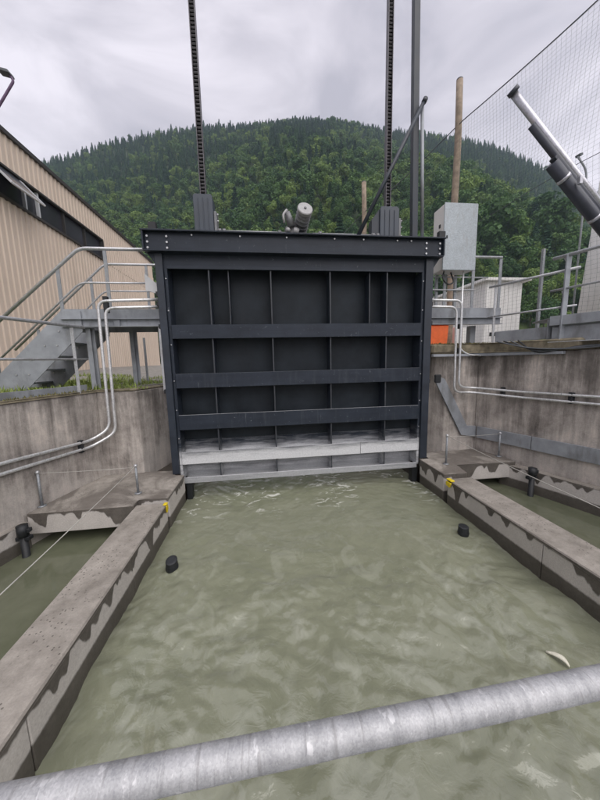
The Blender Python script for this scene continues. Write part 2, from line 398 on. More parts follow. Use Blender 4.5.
gv = k.ramp(k.noise(v, 7, 5, .7), [(.3, (.19, .18, .165)), (.7, (.30, .285, .265))])
path = k.math('MULTIPLY', k.step(k.math('ADD', y_, k.math('MULTIPLY', k.noise(v, 1.2, 4), 1.6)), 8.3, 8.8), k.step(y_, 60., 50.))
col = k.mix(path, gr, gv)
col = k.mix(k.step(y_, 56., 70.), col, k.ramp(k.noise(v, .05, 5), [(.3, (.02, .035, .016)), (.7, (.045, .065, .026))]))
k.bump(k.noise(v, 25, 4, .7), .5, .03)
g = from_bm('ground', bm, k.set(col, .95, 0, .2)); g['kind'] = 'structure'

# ------------------------------------------------------------------ water
def water_height(x, y):
    wv = Vector((x, y, 0)); warp = noise.noise_vector(wv * .8) * .55
    q = wv + warp
    # boils drifting away from the gate, with crinkled ripples on top
    h = .030 * noise.noise(Vector((q.x * 1.7, q.y * 2.1, .3))) + .020 * noise.noise(Vector((q.x * 3.9, q.y * 4.6, 1.7)))
    h += .009 * noise.noise(Vector((q.x * 10, q.y * 12, 4.0))) 
    r = max(0, min(1, (2.6 - abs(y - 2.3)) / 2.2)); h += .004 * r * noise.noise(Vector((q.x * 19, q.y * 23, 2.0)))
    edge = 1 - abs((x - .72) / 2.17)
    calm = .40 + .60 * min(1, abs(y - 4.0) / 1.3)
    wake = 0.0
    for sx_, sy_ in ((-1.16, 3.28), (2.60, 3.38)):
        dd = math.hypot(x - sx_, y - sy_)
        if dd < .7: wake += .010 * math.exp(-dd * 6) * math.cos(dd * 46 - 2) * (1 + .8 * noise.noise(Vector((x * 9, y * 9, 6))))
    calm *= 1 + .55 * max(0, min(1, (3.6 - y) / 1.6))
    return wake + h * calm + .01 * math.exp(-max(edge, 0) * 14) * noise.noise(Vector((x * 6, y * 6, 7)))
def grid(name, x0, x1, y0, y1, dx, hf, mat, z=0.0):
    nx = max(1, int((x1 - x0) / dx)); ny = max(1, int((y1 - y0) / dx))
    vs = [(x0 + (x1 - x0) * i / nx, y0 + (y1 - y0) * j / ny) for j in range(ny + 1) for i in range(nx + 1)]
    me = bpy.data.meshes.new(name)
    me.from_pydata([(a, b, z + hf(a, b)) for a, b in vs], [], [(j * (nx + 1) + i, j * (nx + 1) + i + 1, (j + 1) * (nx + 1) + i + 1, (j + 1) * (nx + 1) + i) for j in range(ny) for i in range(nx)])
    for p in me.polygons: p.use_smooth = True
    return link(name, me, mat)
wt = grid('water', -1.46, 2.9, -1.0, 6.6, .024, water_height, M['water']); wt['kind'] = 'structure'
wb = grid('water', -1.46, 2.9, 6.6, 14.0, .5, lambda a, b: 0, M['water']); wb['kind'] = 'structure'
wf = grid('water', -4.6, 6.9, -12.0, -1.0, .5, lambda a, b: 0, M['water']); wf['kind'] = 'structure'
calm_h = lambda x, y: .003 * noise.noise(Vector((x * 3, y * 3, .5)))
for (a, b) in ((-4.6, -1.85), (3.3, 6.6)):
    q = grid('basin_water', a, b, -1.0, 5.7, .06, calm_h, M['calm']); q['kind'] = 'structure'
bed = box('channel_bed', -5, 7.5, -12, 14.2, -1.6, -1.2, M['wall'], bev=0); bed['kind'] = 'structure'

# ------------------------------------------------------------------ channel walls, platforms, retaining walls
def channel_wall(xi, xo, label):
    t = thing('channel_wall', label, 'wall')
    lo, hi = min(xi, xo), max(xi, xo)
    ys_ = [-.9, 1.62, 3.0, 4.12] if xi < 0 else [-.9, .9, 2.55, 4.20]
    for a, b in zip(ys_, ys_[1:]):
        d = .004
        prism('wall_section', [(lo, -1.2), (hi, -1.2), (hi, .385), (lo, .385)], a + d, b - d, 'y', M['splash'], t, .006)
    prism('coping', [(lo - .012, .387), (hi + .012, .387), (hi + .012, .43), (lo - .012, .43)], -.9, ys_[-1], 'y', M['splash'], t, .012)
    return t
channel_wall(-1.45, -1.85, 'long low concrete channel wall with pale dry patches, left of the open water')
channel_wall(2.90, 3.31, 'long low concrete channel wall with pale dry patches, right of the open water')

def WA(y): return -4.43 + .30 * y          # left retaining wall line
def WR(y): return 4.30 - .367 * (y - 5.45) # right retaining wall line
def platform(poly_top, notch, label, sgn):
    t = thing('concrete_platform', label, 'platform')
    prism('slab', poly_top, .17, .47, 'z', M['slab'], t, .01)
    return t
pl = platform([(-1.45, 4.20), (-1.45, 5.06), (-1.62, 5.06), (-1.62, 5.29), (-2.14, 5.33), (-2.86, 5.33), (WA(4.05) + .02, 4.03), (-1.86, 4.03), (-1.86, 4.20)], None,
              'wet concrete platform slab left of the gate with two rope posts', -1)
box('pier', -1.86, -1.452, 4.21, 5.05, -1.2, .168, M['splash'], pl, .008)
pr = platform([(2.90, 4.30), (2.90, 5.06), (3.10, 5.06), (3.10, 5.44), (4.27, 5.44), (4.50, 5.15), (4.52, 4.62), (3.36, 4.66), (3.32, 4.30)], None,
              'wet concrete platform slab right of the gate with two rope posts', 1)
box('pier', 2.902, 3.30, 4.31, 5.05, -1.2, .168, M['splash'], pr, .008)
# wet ledges behind the gate
M['mud'] = m_plain('wet_mud', (.055, .045, .036), .6, 0, .4, 6, .4)
for (a, b, lab) in ((-2.5, -1.46, 'dark wet ledge behind the left gate stile'), (2.90, 3.8, 'dark wet ledge behind the right gate stile')):
    tag(box('rear_ledge', a, b, 5.45, 13.9, -1.2, .36, M['mud'], None, .01), lab, 'ledge')
# left retaining wall: angled run, return face, second run behind the gate
t = thing('retaining_wall', 'tall stained concrete retaining wall with mossy top left of the gate', 'wall')
ZL = 1.94
prism('wall_face', [(WA(-1.0), -1.0), (WA(5.30), 5.30), (WA(5.30) - .45, 5.30), (WA(-1.0) - .45, -1.0)], -1.2, ZL, 'z', M['wall'], t, .01)
prism('return_face', [(-2.90, 5.304), (-2.20, 5.304), (-1.95, 6.15), (-1.95, 14.3), (-3.45, 14.3), (-3.45, 5.304)], -1.2, ZL - .004, 'z', M['wall'], t, .012)
prism('coping_moss', [(WA(-1.0) + .015, -1.0), (WA(5.29) + .012, 5.29), (-2.24, 5.292), (-1.96, 6.10), (-2.4, 6.15), (-2.9, 5.55), (WA(5.3) - .4, 5.35), (WA(-1.0) - .4, -1.0)], ZL + .002, ZL + .035, 'z', M['moss'], t, .01)
M['gravel'] = m_plain('gravel', (.20, .19, .172), .95, 0, .4, 14, .6, dirt=(.09, .11, .04))
for (pa, nm) in (([(-2.0, 6.25), (-2.0, 14.3), (-3.44, 14.3), (-3.44, 5.75), (-2.45, 5.75)], 'path'), ([(3.35, 6.3), (6.25, 6.3), (6.25, 14.3), (3.35, 14.3)], 'path')):
    zt = (ZL if pa[0][0] < 0 else 2.46); q = prism(nm, pa, zt - .002, zt + (.05 if pa[0][0] < 0 else .03), 'z', M['gravel'], None, 0); q['kind'] = 'structure'
# low basin kerb along the foot of the left wall
tag(prism('basin_kerb', [(WA(-1.0) + .16, -1.0), (WA(4.02) + .06, 4.02), (WA(4.02) - .05, 4.02), (WA(-1.0) - .05, -1.0)], -1.2, .37, 'z', M['splash'], None, .012),
    'low pale concrete ledge at the foot of the left retaining wall', 'ledge')
# right retaining wall
t = thing('retaining_wall', 'tall stained concrete retaining wall carrying a grey steel band right of the gate', 'wall')
ZR = 2.46
prism('wall_face', [(WR(-1.0), -1.0), (WR(5.44), 5.44), (WR(5.44) + .5, 5.44), (WR(-1.0) + .5, -1.0)], -1.2, ZR, 'z', M['wall'], t, .01)
prism('return_face', [(3.62, 5.446), (4.303, 5.446), (6.3, 5.446), (6.3, 14.3), (3.30, 14.3), (3.30, 5.95)], -1.2, ZR - .004, 'z', M['wall'], t, .012)
prism('coping', [(3.28, 5.40), (4.26, 5.40), (WR(3.95) - .05, 3.95), (WR(3.95) + .5, 3.95), (4.9, 6.2), (3.28, 6.2)], ZR + .004, ZR + .19, 'z', M['moss'], t, .03)
tag(prism('basin_kerb', [(WR(-1.0) - .22, -1.0), (WR(4.3) - .17, 4.3), (WR(4.9) - .16, 4.78), (WR(4.9) + .02, 4.9), (WR(-1.0) + .02, -1.0)], -1.2, .40, 'z', M['splash'], None, .015),
    'pale concrete ledge at the foot of the right retaining wall', 'ledge')
# shelf angle under the right coping
tag(prism('steel_shelf_angle', [(3.26, 5.335), (4.235, 5.335), (WR(4.12) - .09, 4.12), (WR(4.12) - .03, 4.12), (4.27, 5.40), (3.26, 5.40)], ZR - .055, ZR - .006, 'z', M['steelgrey'], None, .004),
    'thin grey steel angle running under the mossy coping of the right wall', 'steel angle')

# ------------------------------------------------------------------ sluice gate
GY = 5.10
t = thing('sluice_gate', 'large anthracite steel sluice gate with horizontal beams closing the channel', 'gate')
gate = t
bt = thing('x', '', ''); bpy.data.objects.remove(bt)
tb = box('top_beam', -1.76, 3.17, 5.06, 5.075, 4.15, 4.42, M['gate'], t, 0)
box('top_flange', -1.80, 3.21, 4.985, 5.40, 4.421, 4.445, M['gate'], tb)
box('bottom_flange', -1.77, 3.18, 4.995, 5.40, 4.128, 4.149, M['gate'], tb)
box('end_plate', -1.785, -1.762, 4.995, 5.39, 4.150, 4.420, M['gate'], tb, .002)
box('end_plate', 3.172, 3.195, 4.995, 5.39, 4.150, 4.420, M['gate'], tb, .002)
bolt_me = None
for bx in (-1.72, -1.43, 2.88, 3.13):
    for bz in (4.19, 4.275, 4.36):
        if bolt_me is None:
            bm = bmesh.new(); add_tube(bm, [(0, 0, 0), (0, -.018, 0)], .017, 6); q = from_bm('bolt', bm, M['galv'], tb); bolt_me = q.data
        else: q = link('bolt', bolt_me, None, tb)
        q.location = (bx, 5.059, bz)
for bx in (-1.05, -.30, .45, 1.25, 1.75, 2.35, 2.60):
    q = link('bolt', bolt_me, None, tb); q.location = (bx, 5.059, 4.39); q.scale = (.8, 1, .8)
box('lintel_plate', -1.62, 3.02, 5.14, 5.16, 3.92, 4.127, M['gate'], t, 0)
box('lintel_rim', -1.48, 2.86, 5.115, 5.14, 3.90, 3.955, M['gate'], t, .003)
for s, x0, x1 in ((-1, -1.65, -1.535), (1, 2.915, 3.055)):
    st = box('stile', x0, x1, 5.09, 5.42, .475, 4.127, M['dark'], t)
    a, b = (-1.532, -1.485) if s < 0 else (2.865, 2.912)
    box('guide_lip', a, b, 5.13, 5.40, .35, 3.92, M['gate'], st)
    if s < 0: prism('haunch', [(-1.755, 4.127), (-1.652, 4.127), (-1.652, 3.97)], 5.10, 5.36, 'y', M['gate'], st, .002)
    else: prism('haunch', [(3.165, 4.127), (3.057, 4.127), (3.057, 3.97)], 5.10, 5.36, 'y', M['gate'], st, .002)
    for bz in (3.75, 3.25, 2.7, 2.1, 1.6, 1.1):
        q = link('bolt', bolt_me, None, st); q.location = ((a + b) / 2, 5.129, bz); q.scale = (.6, .7, .6)
for s, x0, x1 in ((-1, -1.447, -1.355), (1, 2.785, 2.895)):
    box('guide_rail', x0, x1, 5.13, 5.26, -1.1, .30, M['black'], t)
box('skin_plate', -1.534, 2.914, 5.42, 5.436, 1.0, 4.126, M['skin'], t, 0)
box('lower_skin', -1.534, 2.914, 5.42, 5.436, .30, .998, M['gate'], t, 0)
for n_, (z0, z1) in enumerate(((2.795, 3.021), (1.974, 2.217), (1.252, 1.513), (.637, .857))):
    if n_ == 3:
        cb = box('cross_beam', -1.478, 1.73, GY, GY + .016, z0, z1, M['gate'], t, .003)
        box('cover_strip', 1.738, 2.858, GY - .004, GY + .016, z0 + .004, z1 + .006, M['gate'], cb, .003)
        q = cb
    else: cb = box('cross_beam', -1.478, 2.858, GY, GY + .016, z0, z1, M['gate'], t, .003)
    box('beam_web', -1.475, 2.855, GY + .018, 5.418, (z0 + z1) / 2 - .008, (z0 + z1) / 2 + .008, M['gate'], cb, 0)
sl = box('bottom_sill', -1.478, 2.858, GY - .005, GY + .02, .293, .394, M['gate'], t, .004)
box('beam_web', -1.475, 2.855, GY + .022, 5.418, .305, .325, M['gate'], sl, 0)
for x in (-.84, .17, 1.19, 2.22):
    q = box('stiffener', x - .007, x + .007, GY + .055, 5.418, .33, 3.915, M['gate'], t, 0)
    box('stiffener_edge', x - .011, x + .011, GY + .040, GY + .053, .33, 3.90, M['edge'], q, .002)
for x in (-.53, 1.91):
    q = box('stiffener', x - .006, x + .006, GY + .09, 5.418, 2.92, 3.915, M['gate'], t, 0)
    box('stiffener_edge', x - .009, x + .009, GY + .075, GY + .088, 2.93, 3.90, M['edge'], q, .002)
for x0, s in ((-1.80, 1), (3.075, 1)):
    box('lifting_lug', x0 + .08, x0 + .20, 5.12, 5.2, 4.447, 4.60, M['black'], tb)
# small side plates and clamps on the stiles
q = prism('side_plate', [(-1.88, 3.86), (-1.655, 3.66), (-1.655, 3.52), (-1.88, 3.60)], 5.25, 5.26, 'y', M['frame'], t, .002)
for zz in (3.52, 3.36, 3.0, 1.92):
    box('clamp', -1.70, -1.652, 5.16, 5.24, zz - .03, zz + .04, M['black'], t)
for zz in (3.50, 3.36, 3.02, 1.95):
    box('clamp', 3.058, 3.115, 5.16, 5.24, zz - .03, zz + .04, M['black'], t)
for (x0, x1, z0, z1) in ((-1.735, -1.690, 1.93, 3.0), (3.075, 3.115, 1.95, 3.0)):
    box('sensor_strip', x0, x1, 5.245, 5.28, z0, z1, M['galv'], t, .003)

# lifting racks on the beam
def lifting_rack(x, w_, z1, label):
    t = thing('lifting_rack', label, 'gate hoist', 'toothed racks lifting the gate')
    hs = prism('gear_housing', [(x - w_ / 2, 4.447), (x + w_ / 2, 4.447), (x + w_ / 2, z1 - .03), (x + w_ / 2 - .03, z1), (x - w_ / 2 + .03, z1), (x - w_ / 2, z1 - .03)], 5.13, 5.40, 'y', M['gear'], t, .006)
    for k_ in range(3):
        q = x - w_ / 2 + w_ * (k_ + 1) / 4
        box('cover_rib', q - .006, q + .006, 5.118, 5.132, 4.48, z1 - .06, M['gear'], hs, .002)
    box('rack_back', x - .033, x + .033, 5.262, 5.285, z1 - .02, 11.2, M['edge'], t, .002)
    for xa in (x - .046, x + .034): box('side_bar', xa, xa + .012, 5.20, 5.29, z1 - .02, 11.2, M['rack'], t, .002)
    bm = bmesh.new(); z = z1 + .03
    while z < 11.15:
        add_tube(bm, [(x - .033, 5.238, z), (x + .033, 5.238, z)], .0185, 6, False); z += .054
    tt = from_bm('rack_pins', bm, M['rack'], t); tt['kind'] = 'stuff'
    sx = x + w_ / 2
    f = box('bearing_flange', sx + .002, sx + .05, 5.15, 5.36, 4.449, 4.80, M['motor'], t, .008)
    for zz in (4.52, 4.66, 4.76):
        tube('flange_bolt', [(sx + .05, 5.18, zz), (sx + .075, 5.18, zz)], .014, M['galv'], f, seg=8)
    return t
lifting_rack(-.86, .30, 5.04, 'left toothed lifting rack rising from a ribbed blue-grey gear housing')
r2 = lifting_rack(2.24, .34, 4.97, 'right toothed lifting rack rising from a blue-grey gear housing beside the mast')
prism('rack_guard', [(2.07, 4.46), (2.07, 4.93), (1.93, 4.76), (1.93, 4.46)], 5.16, 5.30, 'y', M['dark'], r2, .004)

# gear motor and line shafts
t = thing('drive_motor', 'grey cylindrical gear motor pointing forward on top of the gate beam', 'motor')
a, b = Vector((.70, 5.42, 4.60)), Vector((.75, 4.98, 4.79))
d = (b - a).normalized()
mb = tube('motor_body', [a, b - d * .03], .112, M['motor'], t, seg=24)
bm = bmesh.new(); add_tube(bm, [b - d * .028, b + d * .02, b + d * .03], [.124, .124, .112], 24); from_bm('end_cap', bm, M['motorcap'], mb)
tube('cap_nut', [b + d * .031, b + d * .04], .022, M['motor'], mb, seg=8)
for k_ in range(6):
    c = a + d * (.07 + .065 * k_); tube('cooling_fin', [c, c + d * .012], .124, M['motor'], mb, seg=20)
box('gear_case', .44, .62, 5.14, 5.40, 4.447, 4.62, M['motor'], t, .03)
box('foot_plate', .40, .92, 5.10, 5.42, 4.4465, 4.468, M['dark'], t)
tube('worm_cover', [(.55, 5.14, 4.60), (.47, 5.10, 4.80)], [.07, .045], M['motor'], t, seg=14)
tube('hand_crank', [(.47, 5.09, 4.83), (.40, 5.06, 4.74), (.42, 5.06, 4.62)], .02, M['motorcap'], t, .04, 8)
tube('breather', [(.60, 5.12, 4.47), (.62, 5.05, 4.53)], .045, M['motorcap'], t, seg=12)
tube('terminal_gland', [(.50, 5.12, 4.52), (.47, 5.06, 4.52)], .035, M['motorcap'], t, seg=10)
for (x0, x1, sx) in ((-.70, .44, -1), (.90, 2.05, 1)):
    s_ = tube('line_shaft', [(x0, 5.16, 4.50), (x1, 5.16, 4.50)], .020, M['galv'], t, seg=12)
    for xx in ((x0 + .05, x0 + .12, x1 - .12) if sx < 0 else (x0 + .1, x1 - .12, x1 - .04)):
        tube('coupling', [(xx, 5.16, 4.50), (xx + .05, 5.16, 4.50)], .042, M['motor'], s_, seg=12)
box('shaft_support', -.56, -.44, 5.10, 5.22, 4.447, 4.475, M['motor'], t)

# mast with brace
t = thing('mast', 'tall dark square mast with side tube and diagonal brace on the gate beam', 'mast')
box('foot', 2.66, 2.86, 5.14, 5.34, 4.447, 4.50, M['galv_dull'], t)
beam('post', (2.735, 5.23, 4.50), (2.60, 5.23, 11.5), .10, .10, M['dark'], t)
tube('side_tube', [(2.86, 5.16, 4.47), (2.775, 5.14, 6.55)], .028, M['steelgrey'], t)
tube('brace', [(1.66, 5.05, 4.46), (2.80, 5.10, 6.60)], .032, M['dark'], t)
tube('brace_cap', [(2.775, 5.098, 6.553), (2.81, 5.101, 6.618)], .040, M['dark'], t)

# ------------------------------------------------------------------ railing helper
def rail(name, label, path, zb, heights, post_at, r=.021, mat='galv', group=None, post_w=.045):
    t = thing(name, label, 'railing', group)
    for i, h in enumerate(heights):
        tube('top_rail' if i == 0 else 'mid_rail', [(x, y, zb + h) for x, y in path], r if i == 0 else r * .75, M[mat], t, .08 if len(path) > 2 else 0)
    for x, y in post_at:
        box('post', x - post_w / 2, x + post_w / 2, y - .008, y + .008, zb - .02, zb + heights[0] - r, M[mat], t, .002)
    return t

# left access deck, its stair and railings
t = thing('access_deck', 'grey steel access deck on posts between stair and left gate stile', 'walkway')
fr = box('front_channel', -3.30, -1.70, 5.43, 5.445, 3.03, 3.33, M['steelgrey'], t, 0)
box('flange', -3.30, -1.70, 5.36, 5.429, 3.03, 3.045, M['steelgrey'], fr, .002); box('flange', -3.30, -1.70, 5.36, 5.429, 3.155, 3.168, M['steelgrey'], fr, .002)
box('splice_plate', -2.49, -2.40, 5.40, 5.429, 3.05, 3.15, M['steelgrey'], fr, .002)
box('deck_grating', -3.30, -1.70, 5.446, 6.30, 3.29, 3.32, M['galv_dull'], t, .002)
box('rear_channel', -3.30, -1.70, 6.301, 6.32, 3.03, 3.33, M['steelgrey'], t, 0)
for (x, y) in ((-2.90, 5.52), (-2.50, 6.22)):
    q = box('column', x - .055, x - .045, y - .05, y + .05, 1.975, 3.028, M['steelgrey'], t, .001)
    box('column_flange', x - .085, x - .010, y - .062, y - .051, 1.975, 3.028, M['steelgrey'], q, .001)
    box('column_flange', x - .085, x - .010, y + .051, y + .062, 1.975, 3.028, M['steelgrey'], q, .001)
    box('column_web', x - .044, x + .03, y - .012, y + .012, 1.975, 3.028, M['steelgrey'], q, .001)
t = thing('steel_stair', 'grey steel stair with bolted stringers descending left from the access deck', 'stairs')
for y in (5.405, 6.28):
    q = prism('stringer', [(-3.30, 3.30), (-3.00, 3.30), (-3.00, 2.96), (-4.12, 1.86), (-4.62, 1.86), (-4.62, 2.02)], y, y + .012, 'y', M['steelgrey'], t, .002)
    for k_ in range(5):
        for dx in (0, .19):
            b_ = link('bolt', bolt_me, None, q); b_.location = (-3.36 - .245 * k_ + dx, y - .001, 2.97 - .235 * k_); b_.scale = (.8, .6, .8)
for k_ in range(5):
    x = -3.40 - .245 * k_; z = 3.05 - .235 * k_
    box('tread', x - .02, x + .25, 5.42, 6.278, z - .03, z, M['galv_dull'], t, .002)
t = thing('stair_railing', 'thick galvanised handrail climbing the stair and running level to the gate', 'railing')
tube('top_rail', [(-4.75, 5.46, 2.74), (-2.94, 5.46, 4.30), (-1.80, 5.46, 4.30)], .027, M['galv'], t, .12)
tube('mid_rail', [(-4.70, 5.46, 2.22), (-2.98, 5.46, 3.76), (-1.72, 5.46, 3.76)], .016, M['galv'], t, .12)
for (x, z0, z1) in ((-2.55, 3.10, 4.28), (-3.30, 3.02, 3.98), (-4.40, 2.1, 3.02)):
    box('post', x - .028, x + .028, 5.452, 5.468, z0, z1, M['galv_dull'], t, .002)
t = thing('stair_railing', 'thinner galvanised handrail on the far side of the stair', 'railing')
tube('top_rail', [(-4.75, 6.32, 2.72), (-2.98, 6.32, 4.32), (-1.80, 6.32, 4.32)], .021, M['galv'], t, .12)
tube('mid_rail', [(-4.70, 6.32, 2.22), (-3.03, 6.32, 3.82), (-1.72, 6.32, 3.82)], .015, M['galv'], t, .12)
for (x, z0, z1) in ((-2.22, 3.30, 4.31), (-3.25, 3.30, 4.08), (-4.3, 2.1, 3.1)):
    box('post', x - .025, x + .025, 6.312, 6.328, z0, z1, M['galv_dull'], t, .002)
# slim posts behind the deck, standing in the grass
for i_, (x, y) in enumerate(((-2.75, 7.3), (-2.42, 7.6))):
    tag(box('fence_post', x - .02, x + .02, y - .02, y + .02, 1.9, 3.0, M['galv_dull'], None, .003), ('left' if i_ == 0 else 'right') + ' slim grey post under the access deck in the grass', 'post', 'slim posts in the grass')

# railing and kick plate on the left wall
ya, yb = 2.6, 5.06
t = rail('wall_railing', 'two-bar galvanised railing along the top of the left retaining wall', [(WA(ya), ya), (WA(yb) + .05, yb + .15)], ZL + .035, [1.03, .52], [(WA(5.0), 5.0), (WA(3.4), 3.4)], .024)
tag(beam('kick_plate', (WA(2.6) - .12, 2.6, ZL + .085), (WA(5.28) - .12, 5.28, ZL + .085), .012, .10, M['steelgrey'], None, .002), 'blue-grey steel kick plate along the left wall top', 'kick plate')

# conduits, left
def conduits(name, label, paths, r, clips):
    t = thing(name, label, 'pipes')
    for p_ in paths: tube('pipe', p_, r, M['pipe'], t, .14, 10)
    for (x, y, z, sx, sy, sz) in clips: box('clip', x - sx, x + sx, y - sy, y + sy, z - sz, z + sz, M['black'], t, .004)
    return t
off = .045
conduits('conduit_pair', 'pair of bright steel conduits bending down the left wall', [
    [(-1.66, 5.24, 3.45), (-2.63, 5.24, 3.42), (-2.66, 5.24, 1.32), (WA(5.05) + off, 5.05, 1.17), (WA(3.85) + off, 3.85, 1.23), (WA(0.5) + off, 0.5, 1.27)],
    [(-1.66, 5.24, 3.335), (-2.53, 5.24, 3.31), (-2.57, 5.24, 1.24), (WA(5.05) + off, 5.05, 1.065), (WA(3.85) + off, 3.85, 1.10), (WA(0.5) + off, 0.5, 1.14)]],
    .024, [(-2.52, 5.27, 3.37, .035, .03, .13), (WA(4.88) + .03, 4.88, 1.12, .03, .03, .10), (WA(3.55) + .03, 3.55, 1.17, .03, .03, .10)])

# right access deck, cabinet, railings
t = thing('access_deck', 'grey steel access deck right of the gate below the zinc cabinet', 'walkway')
fr = box('front_channel', 3.14, 4.86, 5.60, 5.615, 3.04, 3.37, M['steelgrey'], t, 0)
box('flange', 3.14, 4.86, 5.53, 5.599, 3.04, 3.055, M['steelgrey'], fr, .002); box('flange', 3.14, 4.86, 5.53, 5.599, 3.165, 3.178, M['steelgrey'], fr, .002)
box('deck_grating', 3.14, 4.86, 5.616, 6.45, 3.33, 3.36, M['galv_dull'], t, .002)
for x in (4.42,):
    box('column', x - .06, x + .06, 5.80 if x > 4.2 else 6.2, 5.92 if x > 4.2 else 6.32, 2.4, 3.038, M['steelgrey'], t)
t = thing('deck_railing', 'galvanised pipe railing standing on the right access deck', 'railing')
tube('top_rail', [(3.2, 5.62, 4.35), (4.83, 5.62, 4.35)], .024, M['galv'], t)
tube('mid_rail', [(3.14, 5.62, 3.72), (4.26, 5.62, 3.72)], .016, M['galv'], t)
tube('knee_rail', [(3.14, 5.66, 3.98), (4.58, 5.66, 3.97)], .013, M['galv'], t)
for x in (4.22, 4.81, 3.62):
    box('post', x - .03, x + .03, 5.612, 5.63, 3.2, 4.33, M['galv_dull'], t, .002)
t = thing('control_cabinet', 'zinc grey control cabinet mounted beside the right end of the gate beam', 'cabinet')
box('body', 3.36, 4.00, 5.32, 5.66, 4.01, 5.15, M['white'], t, .01)
dr = box('door', 3.352, 4.008, 5.295, 5.318, 4.0, 5.16, M['box'], t, .006)
box('lock', 3.40, 3.425, 5.285, 5.294, 4.55, 4.60, M['black'], dr, .002)
box('side_lock', 3.345, 3.359, 5.42, 5.46, 4.78, 4.84, M['black'], t, .003)
for x in (3.48, 3.88): box('leg', x - .025, x + .025, 5.66, 5.70, 3.37, 4.6, M['galv_dull'], t, .002)
t = thing('cabinet_conduit', 'thin conduit dropping from the zinc cabinet to the wall coping', 'pipe')
tube('pipe', [(3.82, 5.36, 4.0), (3.82, 5.36, 2.55), (4.0, 5.345, 2.43), (4.25, 5.325, 2.41)], .016, M['pipe'], t, .1, 8)
t = thing('cable_loop', 'black cable loop hanging under the zinc cabinet', 'cable')
tube('cable', [(3.45, 5.40, 4.0), (3.38, 5.34, 3.86), (3.50, 5.34, 3.74), (3.66, 5.38, 3.80), (3.62, 5.45, 4.0)], .014, M['black'], t, .08, 8)
def WRo(y, o): return WR(y) - o
conduits('conduit_pair', 'pair of bright steel conduits bending along the right wall', [
    [(3.06, 5.33, 3.47), (3.80, 5.33, 3.46), (3.82, 5.33, 1.80), (4.12, 5.33, 1.78), (WR(4.6) - .05, 4.6, 1.75), (WR(3.5) - .05, 3.5, 1.765), (WR(.6) - .05, .6, 1.8)],
    [(3.06, 5.33, 3.35), (3.70, 5.33, 3.34), (3.73, 5.33, 1.70), (4.08, 5.33, 1.69), (WR(4.6) - .05, 4.6, 1.65), (WR(3.5) - .05, 3.5, 1.65), (WR(.6) - .05, .6, 1.68)]],
    .022, [(3.80, 5.36, 2.98, .03, .03, .045), (3.80, 5.36, 2.52, .03, .03, .045), (WR(4.95) - .03, 4.95, 1.72, .03, .03, .09), (WR(4.0) - .03, 4.0, 1.71, .03, .03, .09)])
# flat steel band on the right wall
t = thing('steel_band', 'broad flat grey steel band slanting down then running along the right wall', 'steel band')
q = .035
prism('slanted_plate', [(3.36, 1.93), (3.42, 2.02), (3.56, 1.97), (4.09, .985), (4.30, .972), (4.30, .748), (3.98, .80)], 5.39, 5.43, 'y', M['steelgrey'], t, .003)
ye = [5.36, 4.45, 3.4, 2.2, .6]
for a_, b_ in zip(ye, ye[1:]):
    beam('flat_plate', (WR(a_) - q, a_ - .006, .86), (WR(b_) - q, b_ + .006, .86), .03, .235, M['steelgrey'], t, .003)
box('hinge', 3.34, 3.47, 5.36, 5.42, 1.90, 2.06, M['black'], t, .015)
# railing on the right wall, kick plate, tall post
yb, ye_ = 5.36, 4.10
t = rail('wall_railing', 'two-bar galvanised railing along the top of the right retaining wall', [(WR(yb) + .05, yb), (WR(ye_) + .05, ye_)], ZR + .19, [1.06, .50], [(WR(5.25) + .05, 5.25), (WR(4.25) + .05, 4.25)], .021)
tag(beam('kick_plate', (WR(5.25) + .10, 5.25, ZR + .30), (WR(4.28) + .10, 4.28, ZR + .30), .012, .20, M['steelgrey'], None, .002), 'blue-grey steel kick plate along the right wall top', 'kick plate')
tag(box('fence_post', 5.42, 5.47, 5.30, 5.35, 2.3, 4.42, M['galv_dull'], None, .003), 'tall lone galvanised post between the two right railings', 'post')

# near right service platform with its railing and the hydraulic arm
t = thing('service_platform', 'grey steel service platform on the right wall carrying the hydraulic arm', 'platform')
A, B = Vector((WR(4.36) - .02, 4.36)), Vector((WR(2.9) - .02, 2.9))
beam('edge_beam', (A.x, A.y, 2.94), (B.x, B.y, 2.94), .02, .15, M['steelgrey'], t)
beam('lower_channel', (A.x + .06, A.y, 2.72), (B.x + .06, B.y, 2.72), .02, .24, M['steelgrey'], t)
beam('channel_flange', (A.x + .02, A.y, 2.60), (B.x + .02, B.y, 2.60), .10, .015, M['galv'], t, .002)
prism('deck_plate', [(A.x + .02, A.y), (B.x + .02, B.y), (8.0, 2.9), (8.0, 5.2), (A.x + .02 + .3, 5.0)], 2.98, 3.0, 'z', M['galv_dull'], t, .002)
prism('end_channel', [(A.x + .02, 2.62), (6.8, 2.62), (6.8, 2.97), (A.x + .02, 2.97)], 4.40, 4.42, 'y', M['steelgrey'], t, .002)
for (x, y) in ((7.8, 3.2), (7.8, 5.0)): box('column', x - .06, x + .06, y - .06, y + .06, 2.2, 2.978, M['steelgrey'], t)
t = thing('platform_railing', 'galvanised railing with stout flat post on the near right platform', 'railing')
P0, P1 = Vector((WR(4.40), 4.40)), Vector((WR(2.9), 2.9))
tube('top_rail', [(P0.x, P0.y, 3.92), (P1.x, P1.y, 3.95)], .026, M['galv'], t)
tube('mid_rail', [(P0.x, P0.y, 3.42), (P1.x, P1.y, 3.46)], .017, M['galv'], t)
tube('side_rail', [(WR(4.25), 4.25, 3.89), (WR(4.25) + .6, 4.7, 3.92)], .021, M['galv'], t)
tube('side_rail', [(WR(4.25), 4.25, 3.38), (WR(4.25) + .6, 4.7, 3.40)], .015, M['galv'], t)
